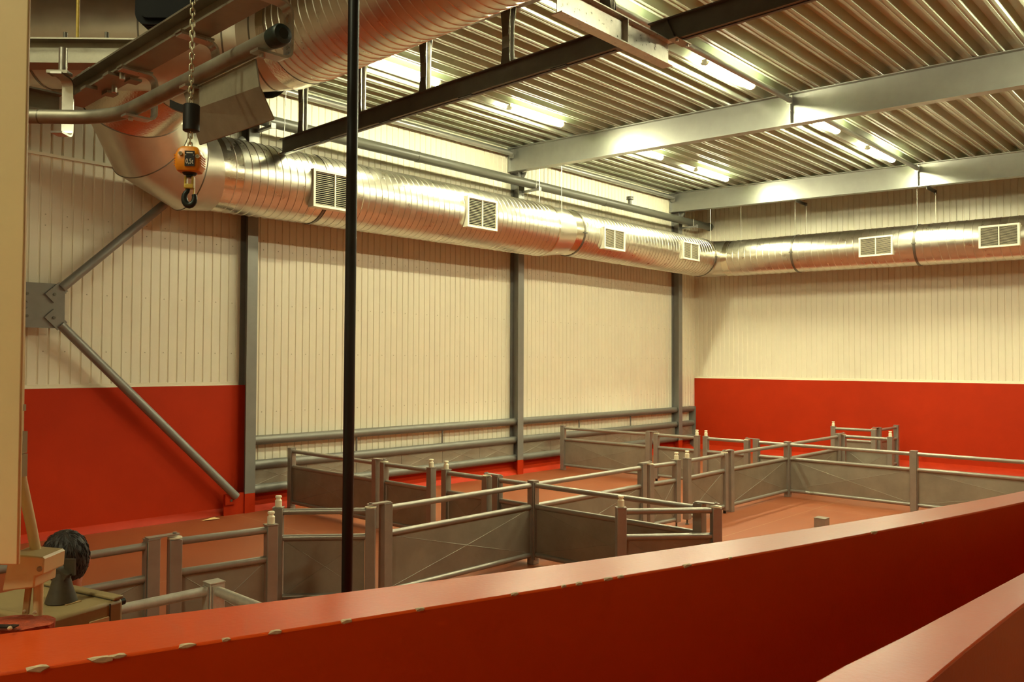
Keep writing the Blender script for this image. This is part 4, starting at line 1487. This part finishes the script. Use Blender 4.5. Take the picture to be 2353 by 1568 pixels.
MB().tube([at_d(46, 1060, 2.12), at_d(50, 1105, 2.12), at_d(72, 1210, 2.12), at_d(84, 1275, 2.12), at_d(88, 1330, 2.12)], 0.0125, n=16).build('strut_tube', 'cream_metal', st)
pb_ = [at_d(u, v, 2.05) for u, v in ((4, 1360), (78, 1352), (80, 1326), (98, 1322), (101, 1286), (96, 1281), (20, 1274))]
k = len(pb_)
fwd = Vector((FW.x, FW.y, 0)) * 0.10
g = MB()
g.add(pb_ + [p + fwd for p in pb_], [tuple(range(k)), tuple(reversed(range(k, 2 * k)))] + [(j, (j + 1) % k, k + (j + 1) % k, k + j) for j in range(k)])
bkt = g.build('bracket_plate', 'cream_metal', st, bevel=0.004)
MB().lathe([(0.0065, 0), (0.0065, 0.003), (0.004, 0.004)], at_d(91.5, 1308, 2.05), -FW, 12).build('bolt', 'grey_clip', bkt)
l0, l1 = at_d(89, 1322, 2.10), at_d(89, 1432, 2.10)
l1 = Vector((l0.x, l0.y, ZW))
MB().cyl(l1, l0, 0.0115, n=16).build('leg_tube', 'cream_metal', st)
l0, l1 = at_d(-60, 1322, 2.10), None
MB().cyl((l0.x, l0.y, ZW), l0, 0.0115, n=16).build('leg_tube', 'cream_metal', st)
w0, w1 = at_d(66, 1350, 2.09), at_d(59, 1412, 2.09)
MB().ribbon([w0, (w0 + w1) / 2, w1], tuple(RT0), 0.014, 0.008).build('wooden_wedge', 'wood', st)
# rusty anchor patch on top of the wall under the stand
rp = at_ax(40, 1432, 2, ZW)
random.seed(3)
vs = [rp + Vector((0, 0, 0.007))]
k = 22
for ring, rr, zz in ((1, 0.045, 0.006), (2, 0.078, 0.001), (3, 0.080, -0.12)):
    for j in range(k):
        a_ = 2 * math.pi * j / k
        q = rr * random.uniform(0.85, 1.15)
        vs.append(rp + RT0 * (q * 1.15 * math.cos(a_)) + ey * (q * 0.75 * math.sin(a_)) + Vector((0, 0, zz * random.uniform(0.7, 1.2))))
fs = [(0, 1 + j, 1 + (j + 1) % k) for j in range(k)] + [(1 + i * k + j, 1 + k + i * k + j, 1 + k + i * k + (j + 1) % k, 1 + i * k + (j + 1) % k) for j in range(k) for i in range(2)]
MB().add(vs, fs).build('rusty_base', 'rust', st)
for u, v in ((57, 1408), (79, 1412), (22, 1448)):
    q = at_ax(u, v, 2, ZW + 0.012)
    MB().lathe([(0.004, 0), (0.006, 0.003), (0.004, 0.007), (0.001, 0.009)], q, (0.2, 0.1, 1), 7).build('paint_flake', 'chip', st)
q = at_ax(14, 1440, 2, ZW + 0.012)
MB().box(q, (0.05, 0.02, 0.004), base_rot).build('slot', 'hook_steel', st)

# ------------------------------------------------------------------ beige control box on its stand behind the wall
ZBX = 2.085
cR = at_ax(284, 1376, 2, ZBX)
cL = at_ax(100, 1428, 2, ZBX)
cB = at_ax(150, 1326, 2, ZBX)
vx = (cL - cR); vx.z = 0
lenx = vx.length
vx.normalize()
vy = Vector((-vx.y, vx.x, 0))
if vy.dot(cB - cR) < 0:
    vy = -vy
leny = max(0.32, (cB - cR).dot(vy))
rzx = math.atan2(vx.y, vx.x)
bxc = cR + vx * lenx / 2 + vy * leny / 2
bt = thing('control_box', 'beige plastic control box behind the wall in front of the head', 'box', (bxc.x, bxc.y, 0))
HB = 0.24
b = MB()
b.box((bxc.x, bxc.y, ZBX - HB / 2), (lenx, leny, HB), rzx)
b.build('body', 'beige_plastic', bt, bevel=0.012)
# raised rim along the right and back side and groove line
rm = MB()
q = cR + vx * 0.018 + vy * leny / 2
rm.box((q.x, q.y, ZBX + 0.006), (0.036, leny, 0.012), rzx)
rm.build('lid_rim', 'beige_plastic', bt, bevel=0.004)
rm = MB()
q = cR + vx * (0.036 + 0.0015) + vy * leny / 2
rm.box((q.x, q.y, ZBX + 0.0015), (0.002, leny - 0.02, 0.003), rzx)
rm.build('lid_groove', 'stunner', bt)
q = cR + vx * 0.052 - vy * 0.001
MB().box((q.x, q.y, ZBX - HB / 2), (0.004, 0.004, HB - 0.01), rzx).build('front_groove', 'stunner', bt)
q = cR - vx * 0.012 + vy * 0.02 + Vector((0, 0, -0.015))
MB().cyl(q + vx * 0.02, q - vx * 0.004, 0.012, n=14).build('rubber_knob', 'black', bt)
q = cR + vx * (lenx * 0.42) + vy * 0.11
MB().box((q.x, q.y, ZBX + 0.0015), (0.055, 0.035, 0.002), rzx).build('sticker', 'wood', bt)
q = cR + vx * (lenx * 0.33) - vy * 0.003 + Vector((0, 0, -0.055))
MB().box(q, (0.07, 0.008, 0.02), rzx).build('name_plate', 'cream_metal', bt)
q = cR + vx * (lenx * 0.68) - vy * 0.003 + Vector((0, 0, -0.052))
MB().lathe([(0.012, 0), (0.012, 0.008), (0.006, 0.010)], q, -vy, 14).build('switch', 'black', bt)
for i_ in (0.12, 0.88):
    for j_ in (0.15, 0.85):
        q = cR + vx * (lenx * i_) + vy * (leny * j_)
        MB().cyl((q.x, q.y, 0), (q.x, q.y, ZBX - HB + 0.01), 0.018, n=10).build('leg', 'galv_dull', bt)
# dark bracket standing on the box
kb_ = at_ax(133, 1386, 2, ZBX + 0.003)
kt = thing('lever_stand', 'dark metal lever with flared foot standing on the beige box', 'lever', kb_)
MB().lathe([(0.050, 0), (0.049, 0.004), (0.036, 0.045), (0.026, 0.085), (0.024, 0.095), (0.012, 0.10)], kb_ + ey * 0.02, (0, 0, 1), 20).build('flared_foot', 'stunner', kt)
q = kb_ + ey * 0.02 + Vector((0, 0, 0.085))
MB().ribbon([q + RT0 * 0.022 + Vector((0, 0, -0.006)), q - RT0 * 0.01 + Vector((0, 0, 0.014)), q - RT0 * 0.06 + Vector((0, 0, 0.030)), q - RT0 * 0.12 + Vector((0, 0, 0.046))], tuple(ey), 0.045, 0.030).build('lever_arm', 'stunner', kt, ang=60)
q = kb_ + ey * 0.03 + RT0 * 0.022 + Vector((0, 0, 0.112))
MB().box(q, (0.036, 0.010, 0.055), base_rot).build('upright_tab', 'stunner', kt)

# ------------------------------------------------------------------ person behind the wall, seen from behind
DHD = 3.42
head = at_d(153, 1288, DHD)
PZ = head.z - 1.63
plf = MB().box((head.x - 0.1, head.y + 0.1, PZ / 2), (1.1, 0.9, PZ), base_rot).build('floor_step', 'concrete')
tag(plf, 'raised concrete step hidden behind the foreground wall', 'floor', kind='structure')
face = Vector((FW.x, FW.y, 0)).normalized()
face = (Matrix.Rotation(0.35, 3, 'Z') @ face)
sid = Vector((face.y, -face.x, 0))      # person's right
person = thing('person', 'person with short dark hair seen from behind at left', 'person', (head.x, head.y, PZ))


def capsule(mb, p, q, r0, r1, n=12):
    p, q = Vector(p), Vector(q)
    d = (q - p).normalized()
    pts, rs_ = [], []
    for k in range(4):
        a_ = math.pi / 2 * k / 4
        pts.append(p - d * (r0 * math.cos(a_)))
        rs_.append(max(0.001, r0 * math.sin(a_)))
    pts.append(p); rs_.append(r0)
    pts.append(q); rs_.append(r1)
    for k in range(1, 5):
        a_ = math.pi / 2 * k / 4
        pts.append(q + d * (r1 * math.sin(a_)))
        rs_.append(max(0.001, r1 * math.cos(a_)))
    mb.tube(pts, r0, n, True, rs=rs_)


def ell(mb, c, a, b_, c_, n=18, m_=12, ax=None):
    """ellipsoid: a along sid, b_ along face, c_ along up"""
    A_, B_, C_ = ax or (sid, face, Vector((0, 0, 1)))
    vs = []
    for i in range(m_ + 1):
        ph = math.pi * i / m_
        for k in range(n):
            tt = 2 * math.pi * k / n
            vs.append(Vector(c) + A_ * (a * math.sin(ph) * math.cos(tt)) + B_ * (b_ * math.sin(ph) * math.sin(tt)) + C_ * (c_ * math.cos(ph)))
    fs = [(i * n + k, i * n + (k + 1) % n, (i + 1) * n + (k + 1) % n, (i + 1) * n + k) for i in range(m_) for k in range(n)]
    mb.add(vs, fs)


bface = Matrix.Rotation(0.85, 3, 'Z') @ face
bsid = Vector((bface.y, -bface.x, 0))


def P3(s_, f_, z):
    return Vector((head.x, head.y, PZ)) + bsid * s_ + bface * f_ + Vector((0, 0, z))


def remeshed(mb, name, m, parent, vox, smooth=6):
    ob = mb.build(name, m, parent, sm=False)
    r_ = ob.modifiers.new('remesh', 'REMESH')
    r_.mode = 'VOXEL'
    r_.voxel_size = vox
    r_.use_smooth_shade = True
    s_ = ob.modifiers.new('smooth', 'SMOOTH')
    s_.iterations = smooth
    s_.factor = 0.5
    return ob


bd = MB()
tilt = 0.02
hc_ = P3(0, 0.0, 1.63)
upn = (Vector((0, 0, 1)) + face * 0.18 - sid * 0.10).normalized()
fcn = (face - upn * face.dot(upn)).normalized()
sdn = fcn.cross(upn)
AX = (sdn, fcn, upn)
ell(bd, hc_, 0.076, 0.096, 0.112, ax=AX)
ell(bd, hc_ + fcn * 0.035 - upn * 0.065, 0.056, 0.056, 0.06, ax=AX)                 # jaw
capsule(bd, hc_ + fcn * 0.095 + upn * 0.0, hc_ + fcn * 0.112 - upn * 0.028, 0.010, 0.014)  # nose
capsule(bd, hc_ + fcn * 0.085 - upn * 0.052 - sdn * 0.02, hc_ + fcn * 0.085 - upn * 0.052 + sdn * 0.02, 0.008, 0.008)   # lips
for s_ in (-1, 1):
    ell(bd, hc_ + sdn * (s_ * 0.080) - fcn * 0.004 - upn * 0.012, 0.010, 0.019, 0.032, ax=AX)   # ears
    ell(bd, hc_ + sdn * (s_ * 0.032) + fcn * 0.088 + upn * 0.006, 0.013, 0.010, 0.009, ax=AX)   # eyes
capsule(bd, hc_ - upn * 0.07 - fcn * 0.02, P3(0, -0.015, 1.42), 0.052, 0.058)
ell(bd, P3(0, 0, 1.22), 0.17, 0.105, 0.24, ax=(bsid, bface, Vector((0, 0, 1))))
ell(bd, P3(0, 0.0, 0.96), 0.155, 0.105, 0.16, ax=(bsid, bface, Vector((0, 0, 1))))
capsule(bd, P3(-0.16, 0, 1.37), P3(0.16, 0, 1.37), 0.062, 0.062)
for s_ in (-1, 1):
    capsule(bd, P3(s_ * 0.19, 0, 1.36), P3(s_ * 0.235, 0.02, 1.09), 0.052, 0.042)
    capsule(bd, P3(s_ * 0.235, 0.02, 1.09), P3(s_ * 0.20, 0.22, 0.98), 0.040, 0.028)
    capsule(bd, P3(s_ * 0.195, 0.24, 0.975), P3(s_ * 0.185, 0.30, 0.965), 0.030, 0.034)
    for j in range(4):
        b0 = P3(s_ * (0.16 + 0.018 * j), 0.33, 0.965)
        b1 = b0 + bface * (0.03 + 0.004 * (j % 3)) + Vector((0, 0, -0.012))
        capsule(bd, b0, b1, 0.0095, 0.009, 8)
        capsule(bd, b1, b1 + bface * 0.015 + Vector((0, 0, -0.024)), 0.009, 0.008, 8)
    capsule(bd, P3(s_ * 0.16, 0.27, 0.96), P3(s_ * 0.135, 0.31, 0.945), 0.011, 0.010, 8)
    capsule(bd, P3(s_ * 0.085, 0, 0.90), P3(s_ * 0.095, 0.02, 0.48), 0.078, 0.056)
    capsule(bd, P3(s_ * 0.095, 0.02, 0.48), P3(s_ * 0.10, -0.02, 0.09), 0.054, 0.038)
    capsule(bd, P3(s_ * 0.10, -0.03, 0.045), P3(s_ * 0.11, 0.14, 0.035), 0.04, 0.034)
remeshed(bd, 'body', 'skin', person, 0.009, 3)
# clothes
cj = MB()
ell(cj, P3(0, 0, 1.20), 0.185, 0.122, 0.27, ax=(bsid, bface, Vector((0, 0, 1))))
ell(cj, P3(0, 0.0, 0.97), 0.172, 0.122, 0.16, ax=(bsid, bface, Vector((0, 0, 1))))
capsule(cj, P3(-0.16, 0, 1.37), P3(0.16, 0, 1.37), 0.075, 0.075)
for s_ in (-1, 1):
    capsule(cj, P3(s_ * 0.19, 0, 1.36), P3(s_ * 0.235, 0.02, 1.09), 0.066, 0.056)
    capsule(cj, P3(s_ * 0.235, 0.02, 1.09), P3(s_ * 0.205, 0.17, 1.01), 0.052, 0.044)
remeshed(cj, 'jacket', 'cloth', person, 0.014, 3)
tr = MB()
for s_ in (-1, 1):
    capsule(tr, P3(s_ * 0.085, 0, 0.88), P3(s_ * 0.095, 0.02, 0.48), 0.094, 0.072)
    capsule(tr, P3(s_ * 0.095, 0.02, 0.48), P3(s_ * 0.10, -0.02, 0.16), 0.070, 0.062)
remeshed(tr, 'trousers', 'trouser', person, 0.014, 3)
for s_ in (-1, 1):
    bo = MB()
    capsule(bo, P3(s_ * 0.10, -0.03, 0.05), P3(s_ * 0.112, 0.15, 0.046), 0.05, 0.046)
    capsule(bo, P3(s_ * 0.10, -0.02, 0.28), P3(s_ * 0.10, -0.025, 0.06), 0.060, 0.052)
    remeshed(bo, 'boot', 'boot', person, 0.012, 2)
# hair: cap over crown and back of the head, with tufts
hr = MB()
ell(hr, hc_ + upn * 0.012 - fcn * 0.014, 0.088, 0.102, 0.114, n=40, m_=28, ax=AX)
keep = []
for f in hr.f:
    c = sum((hr.v[i] for i in f), Vector()) / len(f) - hc_
    fz, uz = c.dot(fcn), c.dot(upn)
    if uz < -0.088 or (fz > 0.055 and uz < 0.055) or (fz > 0.012 and uz < -0.005):
        continue
    keep.append(f)
hr.f = keep
rnd = random.Random(5)
crown = hc_ - fcn * 0.05 + upn * 0.10
for i, v in enumerate(hr.v):
    dd = (v - hc_)
    ang_ = math.atan2(dd.dot(sdn), dd.dot(fcn))
    hgt = dd.dot(upn)
    hr.v[i] = v + dd.normalized() * (0.0012 * math.sin(ang_ * 23 + hgt * 60) + 0.0012 * math.sin(ang_ * 11 - hgt * 45))
hair = hr.build('hair', 'hair', person, ang=180)
so = hair.modifiers.new('solid', 'SOLIDIFY')
so.thickness = 0.012
so.offset = -1
sb = hair.modifiers.new('sub', 'SUBSURF')
sb.levels = 1
sb.render_levels = 1
# short strands
tf = MB()
for j in range(900):
    th1 = rnd.uniform(0, 2 * math.pi)
    ph = math.acos(rnd.uniform(-0.55, 1.0))
    dv = sdn * (math.sin(ph) * math.cos(th1)) + fcn * (math.sin(ph) * math.sin(th1)) + upn * math.cos(ph)
    if dv.dot(fcn) > 0.35 and dv.dot(upn) < 0.5:
        continue
    c = hc_ + upn * 0.012 - fcn * 0.014 + sdn * (0.088 * dv.dot(sdn)) + fcn * (0.102 * dv.dot(fcn)) + upn * (0.114 * dv.dot(upn))
    if (c - hc_).dot(upn) < -0.075:
        continue
    away = (c - crown)
    away = (away - dv * away.dot(dv)).normalized() + Vector((rnd.uniform(-.2, .2), rnd.uniform(-.2, .2), rnd.uniform(-.15, .05))) - dv * 0.22
    L = rnd.uniform(0.02, 0.04)
    tf.tube([c - dv * 0.002, c + dv * 0.002 + away * L * 0.5, c - dv * 0.001 + away * L], 0.002, 5, True, rs=[0.0016, 0.0014, 0.0004])
tf.build('hair_strands', 'hair', hair, kind='stuff')
